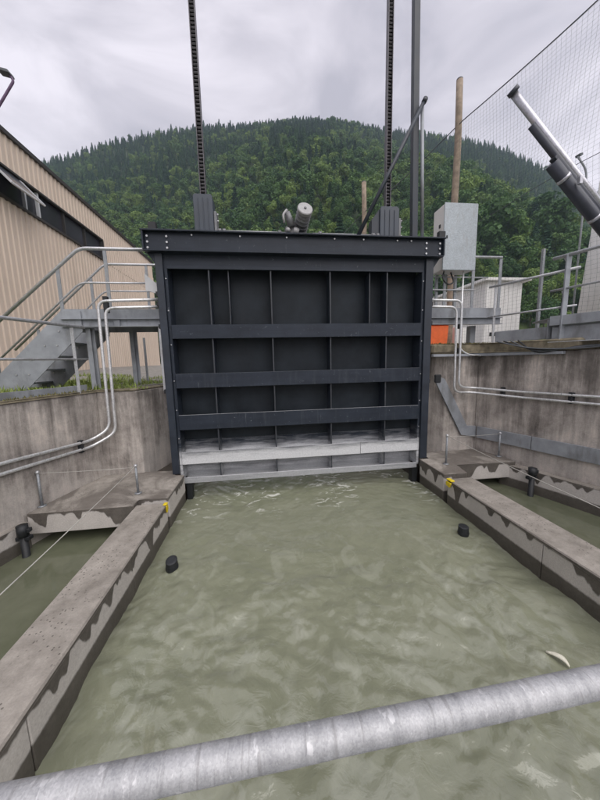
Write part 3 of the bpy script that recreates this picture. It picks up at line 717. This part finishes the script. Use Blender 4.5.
box('post', 4.715, 4.80, 4.20, 4.225, 2.58, 3.93, M['steelgrey'], t, .003)
box('post', WR(3.2) - .03, WR(3.2) + .05, 3.19, 3.21, 3.0, 3.93, M['steelgrey'], t, .003)
t = thing('cable_bundle', 'slack black cables hanging below the near right platform', 'cables')
for k_ in range(4):
    tube('cable', [(4.30 + .05 * k_, 5.0 - .1 * k_, 2.66), (4.48 + .03 * k_, 4.45, 2.50 - .03 * k_), (WR(3.9) - .06, 3.9, 2.48 + .02 * k_), (WR(3.2) - .06, 3.2, 2.58 - .03 * k_)], .012, M['black' if k_ % 2 else 'cable'], t, .25, 6)

t = thing('hydraulic_arm', 'silver and black hydraulic arm reaching up left over the right platform', 'hydraulic arm')
A, B = Vector((3.78, 4.40, 6.21)), Vector((6.7, 4.40, 3.66)); d = (B - A).normalized(); nrm = Vector((d.z, 0, -d.x))
if nrm.z > 0: nrm = -nrm
tube('silver_rod', [A, B], .05, M['silver'], t, seg=20)
tube('rod_end', [A - d * .03 + Vector((0, 0, .02)), A + d * .03 + Vector((0, 0, .02))], .075, M['arm'], t, seg=12)
tube('spring_guide', [A + d * .52 + nrm * .085, B + nrm * .085], .05, M['arm'], t, seg=14)
cy = tube('cylinder', [A + d * 1.15 + nrm * .20, B + nrm * .20], .088, M['arm'], t, seg=24)
for q in (1.42, 2.25): tube('clamp_ring', [A + d * q + nrm * .20, A + d * (q + .05) + nrm * .20], .095, M['silver'], cy, seg=24)
for q in (1.42, 2.25): box('clamp_lug', A.x + d.x * q - .02, A.x + d.x * q + .03, 4.22, 4.27, A.z + d.z * q - .33, A.z + d.z * q - .22, M['silver'], cy)
beam('back_plate', A + d * 1.1 + nrm * .13, B + nrm * .13, .10, .05, M['arm'], t)
box('pedestal', 6.45, 7.0, 4.15, 4.65, 3.0, 3.75, M['steelgrey'], t, .02)

# ------------------------------------------------------------------ rope posts on the platforms
def rope_post(x, y, z0, z1, label):
    t = thing('rope_post', label, 'post', 'rope posts on the platforms')
    tube('post', [(x, y, z0), (x, y, z1)], .017, M['galv_dull'], t)
    tube('base', [(x, y, z0 - .0), (x, y, z0 + .012)], .05, M['galv_dull'], t)
    bm = bmesh.new(); bmesh.ops.create_icosphere(bm, subdivisions=2, radius=.027, matrix=Matrix.Translation((x, y, z1 + .012))); from_bm('knob', bm, M['galv'], t, True)
    return t
rope_post(-1.95, 4.42, .471, .89, 'galvanised rope post on the left platform beside the channel wall end')
rope_post(-3.13, 4.22, .471, .95, 'galvanised rope post on the left platform against the retaining wall')
rope_post(3.21, 4.72, .471, .99, 'galvanised rope post on the right platform beside the channel')
rope_post(WR(4.92) - .06, 4.92, .471, .92, 'galvanised rope post at the right retaining wall above the ledge')
def sag(a, b, s, n=14): return [Vector(a).lerp(Vector(b), i / n) - Vector((0, 0, s * 4 * (i / n) * (1 - i / n))) for i in range(n + 1)]
tag(tube('guard_rope', sag((-1.95, 4.42, .90), (-1.74, 1.0, .92), .02), .0042, M['rope'], None, seg=6), 'thin pale rope strung forward over the left basin', 'rope')
tag(tube('guard_rope', sag((-1.95, 4.42, .88), (-3.13, 4.22, .95), .01), .0032, M['rope'], None, seg=6), 'thin pale rope between the two left platform posts', 'rope')
tag(tube('guard_rope', sag((3.21, 4.72, 1.0), (2.97, 1.0, 1.0), .03), .0042, M['rope'], None, seg=6), 'thin pale rope strung forward over the right basin', 'rope')
tag(tube('guard_rope', sag((3.21, 4.72, .98), (WR(4.92) - .06, 4.92, .92), .01), .0032, M['rope'], None, seg=6), 'thin pale rope between the two right platform posts', 'rope')

# ------------------------------------------------------------------ small things by the water
def fender(x, y, zt, label):
    t = thing('mooring_post', label, 'post', 'black posts at the basin walls')
    tube('post', [(x, y, -1.0), (x, y, zt - .14)], .042, M['black'], t, seg=14)
    tube('cap', [(x, y, zt - .14), (x, y, zt)], .062, M['black'], t, seg=14)
    box('bracket', x - .08, x + .08, y - .03, y + .05, zt - .20, zt - .15, M['black'], t, .006)
    box('bolt_lug', x + .062, x + .095, y - .03, y + .03, zt - .09, zt - .04, M['black'], t, .006)
fender(-3.10, 3.82, .42, 'black rubber-capped post at the left basin wall')
fender(4.46, 4.22, .50, 'black rubber-capped post at the right basin wall')
def stub(x, y, label, tilt):
    t = thing('water_stub', label, 'pipe stub', 'black pipe stubs in the channel water')
    bm = bmesh.new(); add_tube(bm, [(0, 0, -.8), (0, 0, .06), (0, 0, .12), (0, 0, .125)], [.066, .066, .064, .045], 16)
    o = from_bm('pipe', bm, M['black'], t, False); 
    for v in o.data.vertices:
        if v.co.z > 0: v.co.z += v.co.y * tilt
        v.co.x += x; v.co.y += y
    bm = bmesh.new(); add_tube(bm, [(x, y, .02), (x, y, .045)], .071, 16); from_bm('collar', bm, M['black'], t)
stub(-1.16, 3.28, 'black pipe stub poking out of the water by the left channel wall', .3)
stub(2.60, 3.38, 'black pipe stub poking out of the water by the right channel wall', .1)
t = thing('yellow_marker', 'bright yellow angled marker plate at the left wall end', 'marker', 'yellow markers at the wall ends')
prism('plate', [(4.03, .415), (4.10, .415), (4.10, .36), (4.06, .31)], -1.449, -1.425, 'x', M['yellow'], t, .004)
prism('top_tab', [(-1.475, 4.03), (-1.425, 4.03), (-1.425, 4.10), (-1.475, 4.10)], .432, .446, 'z', M['yellow'], t, .003)
t = thing('yellow_marker', 'bright yellow angled marker plate at the right wall end', 'marker', 'yellow markers at the wall ends')
prism('plate', [(4.06, .41), (4.18, .41), (4.18, .345), (4.09, .33)], 2.852, 2.884, 'x', M['yellow'], t, .006)
prism('top_tab', [(2.86, 4.06), (2.93, 4.06), (2.93, 4.18), (2.86, 4.18)], .432, .452, 'z', M['yellow'], t, .005)
# floating pale scrap
bm = bmesh.new(); rows = []
for i in range(9):
    s_ = i / 8; c = Vector((2.17 + .06 * s_ + .03 * math.sin(s_ * 3), 1.80 - .13 * s_, .026 + .014 * math.sin(math.pi * s_))); wd = .020 * math.sin(math.pi * min(1, s_ * .9 + .06)) + .004
    rows.append([bm.verts.new(c + Vector((wd * a_, wd * .5 * a_, .007 * (1 - a_ * a_)))) for a_ in (-1, -.4, .4, 1)] + [bm.verts.new(c + Vector((wd * a_ * .8, wd * .4 * a_, -.012))) for a_ in (.6, -.6)])
for a_, b_ in zip(rows, rows[1:]):
    for j in range(6): bm.faces.new((a_[j], a_[(j + 1) % 6], b_[(j + 1) % 6], b_[j]))
bm.faces.new(rows[0][::-1]); bm.faces.new(rows[-1])
tag(from_bm('driftwood_scrap', bm, M['debris'], None, True), 'small pale curved scrap of bark floating near the front railing', 'driftwood')

# ------------------------------------------------------------------ front railing of the viewer's bridge
t = thing('bridge_railing', 'thick galvanised railing pipe crossing the foreground of the bridge', 'railing')
bm = bmesh.new(); n_ = 120; pts = []
for i in range(n_ + 1):
    f = i / n_; xq = -2.2 + 4.8 * f; pts.append(Vector((xq, .316 + .022 * xq, 1.897 + .0015 * noise.noise(Vector((f * 30, 0, 0))))))
add_tube(bm, pts, [.0187 + .0003 * noise.noise(Vector((i * .9, 3, 1))) for i in range(n_ + 1)], 40)
k = NT('weathered_galvanised_pipe'); v = k.pos()
drip = k.noise(k.pos((1, .25, .25)), 46, 6, .7, .5); mo = k.noise(v, 16, 6, .7); cell = k.t.nodes.new('ShaderNodeTexVoronoi'); k.t.links.new(v, cell.inputs['Vector']); cell.inputs['Scale'].default_value = 480
sp = k.noise(cell.outputs['Position'], 500, 0)
colr = k.ramp(k.math('ADD', k.math('MULTIPLY', drip, .55), k.math('MULTIPLY', mo, .45)), [(.32, (.26, .265, .275)), (.72, (.57, .57, .58)), (.5, (.40, .405, .415))])
colr = k.mix(.26, colr, k.ramp(sp, [(.3, (.30, .30, .32)), (.7, (.70, .70, .70))]), 'OVERLAY')
run = k.math('MULTIPLY', k.step(k.noise(k.pos((1, .08, .08)), 90, 4, .6), .56, .66), .4)
colr = k.mix(run, colr, (.17, .165, .16))
wsp = k.math('MULTIPLY', k.step(k.noise(k.pos((1, .5, .5)), 60, 4, .6), .62, .68), .5)
colr = k.mix(wsp, colr, (.74, .74, .75))
k.bump(k.math('ADD', k.math('MULTIPLY', drip, .6), k.math('MULTIPLY', sp, .3)), .25, .002)
from_bm('top_rail', bm, k.set(colr, k.math('MULTIPLY_ADD', mo, .4, .34), .4), t, True)
for x in (-1.9, 2.3): box('post', x - .02, x + .02, .316 + .022 * x - .02, .316 + .022 * x + .02, .80, 1.885, M['galv'], t)
tube('mid_rail', [(-2.2, .268, 1.40), (-1.9, .274, 1.40)], .017, M['galv'], t)
tag(box('bridge_deck', -4.0, 6.0, -1.2, .02, .72, .80, M['galv_dull'], None, .004), 'galvanised bridge deck under the viewer', 'bridge deck')

# ------------------------------------------------------------------ industrial hall
t = thing('industrial_hall', 'beige corrugated industrial hall with a dark ribbon window, left of the gate', 'building')
X = -7.0; YA, YB = 1.5, 21.0; ZW0, ZW1, ZE = 7.03, 7.96, 8.86
def corrugated(name, ya, yb, z0, z1, parent):
    bm = bmesh.new(); prof = []; y = ya; p_ = .20
    while y < yb:
        prof += [(y, 0), (y + .095, 0), (y + .115, .032), (y + .18, .032)]; y += p_
    prof = [q for q in prof if q[0] < yb] + [(yb, 0)]
    lo = [bm.verts.new((X + o, y, z0)) for y, o in prof]; hi = [bm.verts.new((X + o, y, z1)) for y, o in prof]
    for i in range(len(prof) - 1): bm.faces.new((lo[i], lo[i + 1], hi[i + 1], hi[i]))
    return from_bm(name, bm, M['beige'], parent)
corrugated('wall_cladding', YA, YB, 2.2, ZW0, t)
corrugated('upper_cladding', YA, YB, ZW1, ZE, t)
corrugated('end_cladding', 14.85, YB, ZW0, ZW1, t)
for q in (4.5, 8.5, 12.5, 16.5): box('sheet_lap', X + .030, X + .038, q, q + .03, 2.21, ZW0 - .01, M['beige'], t, 0)
box('core', X - 9, X - .12, YA, YB, 1.9, ZE - .02, M['trim'], t, 0)
box('eaves_trim', X - .1, X + .09, YA, YB, ZE + .002, ZE + .13, M['trim'], t)
rf = prism('roof', [(X - 9.1, ZE + .03), (X - .11, ZE + .03), (X - .11, ZE + .09), (X - 4.5, ZE + .45), (X - 9.1, ZE + .09)], YA - .1, YB + .1, 'y', M['trim'], t, 0)
box('plinth', X - .1, X + .02, YA, YB, 1.9, 2.195, M['wall'], t)
wn = box('window_head', X - .02, X + .075, YA, 14.85, ZW1 - .06, ZW1 - .002, M['trim'], t, 0)
box('window_sill', X - .02, X + .095, YA, 14.90, ZW0 + .001, ZW0 + .07, M['trim'], t, 0)
box('window_jamb', X - .02, X + .08, 14.79, 14.848, ZW0 + .072, ZW1 - .062, M['trim'], t, 0)
ms = [1.5, 2.6, 3.7, 4.8, 5.9, 7.0, 8.1, 9.15, 10.52, 11.06, 12.3, 13.55, 14.79]
for i, (a_, b_) in enumerate(zip(ms, ms[1:])):
    pz = box('window_pane', X - .09, X - .07, a_, b_, ZW0 + .072, ZW1 - .062, M['glass'], t, 0)
    box('mullion', X - .068, X + .02, b_ - .035, b_ + .025, ZW0 + .075, ZW1 - .065, M['frame' if 8 < b_ < 11.5 else 'trim'], pz, 0)
t2 = bpy.data.objects.new('open_window', None); COL.objects.link(t2); t2.parent = t
beam('sash_rail', (X + .62, 9.2, 7.20), (X + .62, 10.36, 7.20), .05, .05, M['frame'], t2)
beam('sash_side', (X + .02, 10.36, ZW1 - .10), (X + .62, 10.36, 7.20), .05, .05, M['frame'], t2)
beam('sash_side', (X + .02, 9.2, ZW1 - .10), (X + .62, 9.2, 7.20), .05, .05, M['frame'], t2)
bm = bmesh.new()
q = [bm.verts.new(p) for p in ((X + .03, 9.22, ZW1 - .11), (X + .61, 9.22, 7.22), (X + .61, 10.34, 7.22), (X + .03, 10.34, ZW1 - .11))]; bm.faces.new(q)
q2 = bmesh.ops.extrude_face_region(bm, geom=list(bm.faces)); bmesh.ops.translate(bm, vec=(.006, 0, .006), verts=[v_ for v_ in q2['geom'] if isinstance(v_, bmesh.types.BMVert)])
from_bm('sash_pane', bm, m_plain('grey_sash_glass', (.10, .11, .13), .15, 0, .1), t2)

# ------------------------------------------------------------------ things on the right bank
t = thing('white_shed', 'small white clad shed with dark vent behind the right access deck', 'shed')
sx0, sx1, sy0, sy1 = 11.27, 13.25, 14.0, 19.5
wl = box('wall', sx0, sx1, sy0, sy1, 2.15, 6.12, M['white'], t, 0)
for i in range(8): box('front_panel', sx0 + .01 + .247 * i, sx0 + .24 + .247 * i, 13.975, 13.998, 2.2, 6.10, M['white'], wl, .004)
for i in range(18): box('side_panel', sx0 - .025, sx0 - .002, 14.02 + .304 * i, 14.31 + .304 * i, 2.2, 6.10, M['white'], wl, .004)
box('roof', sx0 - .25, sx1 + .3, sy0 - .25, sy1 + .2, 6.122, 6.25, M['white'], t, .01)
box('vent', sx0 + .3, sx1 - .15, 13.95, 13.973, 3.42, 3.60, M['black'], t)
t = thing('white_silo', 'tall white tapered tank at the right edge behind the hydraulic arm', 'tank')
bm = bmesh.new(); add_tube(bm, [(14.3, 9.6, 2.1), (14.3, 9.6, 9.0), (14.3, 9.6, 9.25)], [1.98, 1.62, .3], 40); from_bm('shell', bm, M['white'], t, True)
bm = bmesh.new(); add_tube(bm, [(14.3, 9.6, 2.1), (14.3, 9.6, 2.35)], 2.08, 40); from_bm('base_ring', bm, M['galv_dull'], t)
t = thing('orange_barrel', 'orange plastic bin behind the right gate stile', 'bin')
prism('bin_body', [(4.72, 2.25), (5.22, 2.25), (5.28, 3.30), (4.66, 3.30)], 7.9, 8.5, 'y', M['orange'], t, .03)
box('lid', 4.64, 5.30, 7.86, 8.54, 3.302, 3.38, M['orange'], t, .02)
for i_, (x, y) in enumerate(((5.55, 8.0), (6.0, 8.3))):
    tag(box('bollard', x - .06, x + .06, y - .06, y + .06, 2.2, 3.25, M['white'], None, .01), 'white square bollard ' + ('next to' if i_ == 0 else 'one step right of') + ' the orange bin', 'bollard', 'white bollards by the orange bin')

def timber(x, y, z1, r, label):
    t = thing('timber_pole', label, 'pole', 'timber poles holding the net')
    bm = bmesh.new(); pts = [(x + .02 * math.sin(i), y, 2.1 + (z1 - 2.1) * i / 10) for i in range(11)]
    add_tube(bm, pts, [r * (1 - .018 * i) for i in range(11)], 12); from_bm('shaft', bm, M['wood'], t, True)
    tube('cap', [(x + .02 * math.sin(10), y, z1 + .002), (x + .02 * math.sin(10), y, z1 + .03)], r * .80, M['cable'], t, seg=12)
NXY = lambda y: 5.75 - .2 * (y - 8.5)
timber(NXY(8.5), 8.62, 10.05, .105, 'tall weathered timber pole behind the zinc cabinet')
timber(NXY(13.5) - .02, 13.62, 10.15, .125, 'weathered timber pole showing above the gate beam')
timber(NXY(1.6), 1.6, 10.1, .11, 'weathered timber pole beside the bridge on the right bank')
timber(NXY(19.4), 19.52, 8.9, .11, 'far weathered timber pole at the end of the net')
# safety net: diamond cords between cables
t = thing('safety_net', 'large fine green safety net hung between timber poles on the right bank', 'net')
y0, y1, zb, ztp = 1.6, 19.4, 2.35, 8.92
def netp(y, z):
    s_ = (z - zb) / (ztp - zb)
    top = -.10 * abs(math.sin(math.pi * (y - 8.5) / 5.0)) * s_
    bulge = .18 * math.sin(math.pi * s_) * math.sin(y * 1.2 + z * .7)
    return Vector((NXY(y) + bulge, y, z + top))
verts, edges_f = [], []
def cord(pts, r):
    base = len(verts)
    for p in pts:
        verts.append((p.x + r, p.y, p.z)); verts.append((p.x - r * .5, p.y + r * .5, p.z + r * .6)); verts.append((p.x - r * .5, p.y - r * .5, p.z - r * .6))
    for i in range(len(pts) - 1):
        a_ = base + 3 * i
        for j in range(3): edges_f.append((a_ + j, a_ + (j + 1) % 3, a_ + 3 + (j + 1) % 3, a_ + 3 + j))
pit = .085; y = y0
while y < y1:
    cord([netp(y + .012 * math.sin(i * 2.1 + y), zb + (ztp - zb) * i / 12) for i in range(13)], .0018); y += pit
z = zb
while z < ztp:
    cord([netp(y0 + (y1 - y0) * i / 60, z + .012 * math.sin(i * 1.7 + z * 3)) for i in range(61)], .0018); z += pit
me = bpy.data.meshes.new('net_cords'); me.from_pydata(verts, [], edges_f)
o = link('net_cords', me, M['net'], t); o['kind'] = 'stuff'
for nm, z, r in (('top_cable', ztp, .013), ('middle_cable', 6.1, .006), ('lower_cable', zb + .02, .008)):
    bm = bmesh.new(); add_tube(bm, [netp(y0 + (y1 - y0) * i / 60, z) for i in range(61)], r, 6); from_bm(nm, bm, M['cable'], t)

def street_lamp(base, top, reach, label, mat):
    t = thing('street_lamp', label, 'street lamp', 'street lamps')
    bx_, by_ = base
    tube('pole', [(bx_, by_, 2.0), (bx_, by_, top[2] - reach), top], .045, mat, t, .5, 10)
    dx = .12 if top[0] > bx_ else -.12
    prism('lamp_head', [(top[0] - dx * .2, top[2] - .03), (top[0] + dx * .3, top[2] + .07), (top[0] - dx * 1.2, top[2] + .12), (top[0] - dx * 1.5, top[2] + .03)], by_ - .12, by_ + .12, 'y', M['cable'], t, .01)
t = thing('wall_lamp', 'purple-grey lamp on a slanted arm reaching over the hall roof at the left edge', 'lamp')
tube('arm', [(-7.0, 9.0, 8.2), (-6.62, 9.0, 8.38), (-5.88, 9.0, 9.42), (-5.95, 9.0, 9.54)], .028, M['violet'], t, .12, 10)
box('wall_bracket', -7.02, -6.93, 8.93, 9.07, 8.1, 8.3, M['violet'], t)
prism('lamp_head', [(-5.90, 9.52), (-5.93, 9.60), (-6.16, 9.64), (-6.18, 9.58)], 8.9, 9.1, 'y', M['cable'], t, .01)
street_lamp((16.35, 14.0), (15.75, 14.0, 12.05), .6, 'pale curved street lamp behind the hydraulic arm', M['galv_dull'])

# ------------------------------------------------------------------ vegetation
def leaf_mesh(name, centres, size, seed, mat, droop=0.0):
    rnd = random.Random(seed); vs, fs = [], []
    for c, nrm in centres:
        s_ = size * rnd.uniform(.6, 1.35)
        n_ = (nrm + Vector((rnd.uniform(-1, 1), rnd.uniform(-1, 1), rnd.uniform(-.3, 1)))).normalized()
        a_ = n_.orthogonal().normalized(); a_.rotate(Matrix.Rotation(rnd.uniform(0, 6.28), 3, n_)); b_ = n_.cross(a_)
        i = len(vs)
        vs += [c + a_ * s_, c + b_ * s_ * .6 + n_ * s_ * .15, c - a_ * s_ * .9, c - b_ * s_ * .65 + n_ * s_ * .1]
        fs.append((i, i + 1, i + 2, i + 3))
    me = bpy.data.meshes.new(name); me.from_pydata(vs, [], fs); me.materials.append(mat)
    return me
def broad_crown(seed, h, r, n, size):
    rnd = random.Random(seed); lobes = []
    for i in range(11):
        a_ = rnd.uniform(0, 6.28); q = rnd.uniform(.15, .72) * r; zz = rnd.uniform(.36, .86) * h
        q *= 1.1 - .8 * max(0, zz / h - .55)
        lobes.append((Vector((q * math.cos(a_), q * math.sin(a_), zz)), rnd.uniform(.28, .46) * r))
    lobes.append((Vector((0, 0, h * .86)), r * .36))
    cs = []
    for i in range(n):
        c, q = rnd.choice(lobes); d = Vector((rnd.gauss(0, 1), rnd.gauss(0, 1), rnd.gauss(0, 1) * .9)).normalized()
        cs.append((c + d * q * rnd.uniform(.72, 1.08), d))
    return leaf_mesh('crown', cs, size, seed, M['leaf_b'])
def conifer_crown(seed, h, r, n, size):
    rnd = random.Random(seed); cs = []; tiers = 15
    for i in range(n):
        t_ = int(rnd.random() ** 1.35 * tiers) / tiers + rnd.uniform(-.012, .012); zz = h * (.14 + .86 * t_); rad_ = r * (1 - t_) ** .85 + .12
        a_ = rnd.uniform(0, 6.28); q = rad_ * rnd.uniform(.35, 1.05) * (1 + .22 * math.sin(5 * a_ + t_ * 40))
        cs.append((Vector((q * math.cos(a_), q * math.sin(a_), zz - q * .28)), Vector((math.cos(a_), math.sin(a_), .9))))
    return leaf_mesh('crown', cs, size, seed, M['leaf_c'])
def trunk_mesh(h, r, seed):
    rnd = random.Random(seed); bm = bmesh.new()
    add_tube(bm, [(rnd.uniform(-.1, .1) * i / 5, rnd.uniform(-.1, .1) * i / 5, h * .8 * i / 5 - .4) for i in range(6)], [r * (1 - .15 * i) for i in range(6)], 7)
    for i in range(5):
        a_ = rnd.uniform(0, 6.28); z = h * rnd.uniform(.3, .6); e_ = h * .22
        add_tube(bm, [(0, 0, z), (math.cos(a_) * e_ * .5, math.sin(a_) * e_ * .5, z + e_ * .5), (math.cos(a_) * e_, math.sin(a_) * e_, z + e_ * .8)], [r * .45, r * .3, r * .12], 5)
    me = bpy.data.meshes.new('trunk'); bm.to_mesh(me); bm.free(); me.materials.append(M['bark']); return me
pcol = bpy.data.collections.new('forest_prototypes')
protos = []
for i in range(5): protos.append(('b', broad_crown(20 + i, 16, 5.6, 900, .70)))
for i in range(4): protos.append(('c', conifer_crown(40 + i, 19, 3.3, 800, .55)))
for i, (kk, me) in enumerate(protos):
    o = bpy.data.objects.new('p%02d' % i, me); pcol.objects.link(o)
rnd = random.Random(11)
pts = []
yy = 62.0
while yy < 475:
    sp_ = 5.2
    xlo, xhi = -yy * .98 - 40, yy * 1.45 + 30
    xx = xlo
    while xx < xhi:
        x = xx + rnd.uniform(-.48, .48) * sp_; y = yy + rnd.uniform(-.48, .48) * sp_
        if not (x < -6 and y < 30): pts.append((x, y))
        xx += sp_
    yy += sp_ * .95
near, far = [], []
for (x, y) in pts:
    z = ground_z(x, y); t_ = (y - 55) / 395
    pc = .16 + .75 * max(0, min(1, (t_ - .28) / .5)) + .55 * noise.noise(Vector((x * .012, y * .012, 5)))
    con = rnd.random() < pc
    i = rnd.randrange(5, 9) if con else rnd.randrange(0, 5)
    s_ = rnd.uniform(.55, 1.0) * (.95 - .24 * max(0, min(1, t_))) * (1.0 if not con else .88)
    if rnd.random() < .12: s_ *= rnd.choice((1.35, 1.25, .6, .5))
    rec = (x, y, z - .3, i, s_, rnd.uniform(0, 6.28))
    a_ = x / y; top = (z + (16 if con else 14) * s_ - EYE) / y
    vis = (-.31 < a_ < .60 and y < 138 and top > .425) or (.68 < a_ < 1.2 and y < 84)
    (near if vis else far).append(rec)
me = bpy.data.meshes.new('forest'); me.from_pydata([r[:3] for r in far], [], [])
for nm, idx, tp in (('pick', 3, 'INT'), ('size', 4, 'FLOAT'), ('turn', 5, 'FLOAT')):
    at = me.attributes.new(nm, tp, 'POINT')
    for q, r in zip(at.data, far): q.value = r[idx]
forest = bpy.data.objects.new('forest', me); COL.objects.link(forest); forest['kind'] = 'stuff'
forest['label'] = 'dense mixed forest covering the whole mountainside'; forest['category'] = 'forest'
gn = bpy.data.node_groups.new('scatter_trees', 'GeometryNodeTree')
gn.interface.new_socket('Geometry', in_out='INPUT', socket_type='NodeSocketGeometry'); gn.interface.new_socket('Geometry', in_out='OUTPUT', socket_type='NodeSocketGeometry')
gi = gn.nodes.new('NodeGroupInput'); go = gn.nodes.new('NodeGroupOutput'); iop = gn.nodes.new('GeometryNodeInstanceOnPoints')
ci = gn.nodes.new('GeometryNodeCollectionInfo'); ci.inputs['Collection'].default_value = pcol; ci.inputs['Separate Children'].default_value = True; ci.inputs['Reset Children'].default_value = True
def attr(nm, tp):
    n = gn.nodes.new('GeometryNodeInputNamedAttribute'); n.data_type = tp; n.inputs['Name'].default_value = nm; return n.outputs['Attribute']
cx = gn.nodes.new('ShaderNodeCombineXYZ'); gn.links.new(attr('turn', 'FLOAT'), cx.inputs[2])
GL = gn.links.new
m2p = gn.nodes.new('GeometryNodeMeshToPoints')
GL(gi.outputs[0], m2p.inputs['Mesh']); GL(m2p.outputs[0], iop.inputs['Points']); GL(ci.outputs[0], iop.inputs['Instance']); iop.inputs['Pick Instance'].default_value = True
GL(attr('pick', 'INT'), iop.inputs['Instance Index']); GL(cx.outputs[0], iop.inputs['Rotation']); GL(attr('size', 'FLOAT'), iop.inputs['Scale']); GL(iop.outputs[0], go.inputs[0])
md = forest.modifiers.new('scatter', 'NODES'); md.node_group = gn

near_b = [(broad_crown(60 + i, 13, 4.6, 2600, .34), trunk_mesh(13, .24, i)) for i in range(3)]
near_c = [(conifer_crown(80 + i, 17, 3.0, 2200, .34), trunk_mesh(15, .2, 9 + i)) for i in range(2)]
for n_, (x, y, z, i, s_, a_) in enumerate(near):
    con = i >= 5; cm, tm = (near_c[i % 2] if con else near_b[i % 3])
    q = x / y
    where = 'above the gate beam left of the left rack' if q < -.17 else 'between the left rack and the gear motor' if q < .14 else 'between the gear motor and the right rack' if q < .42 else 'between the right rack and the cabinet' if q < .62 else 'behind the railings of the right bank'
    t = thing('conifer_tree' if con else 'broadleaf_tree', ('slender dark conifer low on the slope ' if con else 'round-crowned green tree low on the slope ') + where, 'tree', ('conifers ' if con else 'broadleaf trees ') + where)
    link('crown', cm, None, t); link('trunk', tm, None, t)
    t.location = (x, y, z); t.rotation_euler = (0, 0, a_); t.scale = (s_ * .9,) * 3

# grass on the bank between the left wall and the hall
vs, fs = [], []
rnd = random.Random(5)
for i in range(20000):
    y = rnd.uniform(4.0, 9.6); xw = WA(min(y, 5.3)) - .45
    x = rnd.uniform(-6.4, (xw if y < 5.4 else -2.1))
    if noise.noise(Vector((x * 1.3, y * 1.3, 2))) < -.12 or (y > 7.6 and rnd.random() < .6): continue
    h = rnd.uniform(.03, .105) * (1.5 if rnd.random() < .12 else 1); a_ = rnd.uniform(0, 6.28); wd = rnd.uniform(.006, .013)
    z = ground_z(x, y) - .01 if x < -3.3 else ZL + .02
    lean = Vector((math.cos(a_ + 1.3), math.sin(a_ + 1.3), 0)) * h * rnd.uniform(.2, .7); d = Vector((math.cos(a_), math.sin(a_), 0)) * wd; b_ = Vector((x, y, z)); j = len(vs)
    vs += [b_ - d, b_ + d, b_ + lean * .5 + d * .6 + Vector((0, 0, h * .65)), b_ + lean + Vector((0, 0, h))]
    fs += [(j, j + 1, j + 2), (j, j + 2, j + 3)]
me = bpy.data.meshes.new('grass'); me.from_pydata(vs, [], fs)
o = link('grass', me, m_plain('grass_blade', (.19, .25, .055), .7, 0, .55, 5, 0, dirt=(.30, .27, .10))); o['kind'] = 'stuff'
# low weeds on the wall copings
vs, fs = [], []
for i in range(1400):
    if rnd.random() < .6: y = rnd.uniform(3.0, 5.3); x = WA(y) - rnd.uniform(.02, .35); z = ZL + .03
    else: y = rnd.uniform(5.42, 6.0); x = rnd.uniform(3.4, 4.6); z = ZR + .185
    h = rnd.uniform(.015, .05); a_ = rnd.uniform(0, 6.28); d = Vector((math.cos(a_), math.sin(a_), 0)) * .012; b_ = Vector((x, y, z)); j = len(vs)
    vs += [b_ - d, b_ + d, b_ + Vector((d.y, -d.x, h))]; fs.append((j, j + 1, j + 2))
me = bpy.data.meshes.new('coping_weeds'); me.from_pydata(vs, [], fs)
o = link('coping_weeds', me, m_plain('dry_moss', (.16, .15, .06), .9, 0, .5, 9, 0)); o['kind'] = 'stuff'

# ------------------------------------------------------------------ air
hz = box('haze', -1400, 1700, -80, 800, -2.8, 420, None, None, 0); hz['kind'] = 'stuff'
hm = bpy.data.materials.new('haze_air'); hm.use_nodes = True; hn = hm.node_tree; hn.nodes.clear()
ho = hn.nodes.new('ShaderNodeOutputMaterial'); pv = hn.nodes.new('ShaderNodeVolumePrincipled')
pv.inputs['Color'].default_value = (.72, .86, 1, 1); pv.inputs['Density'].default_value = .0003; pv.inputs['Anisotropy'].default_value = .2
hn.links.new(pv.outputs[0], ho.inputs['Volume']); hz.data.materials.append(hm)
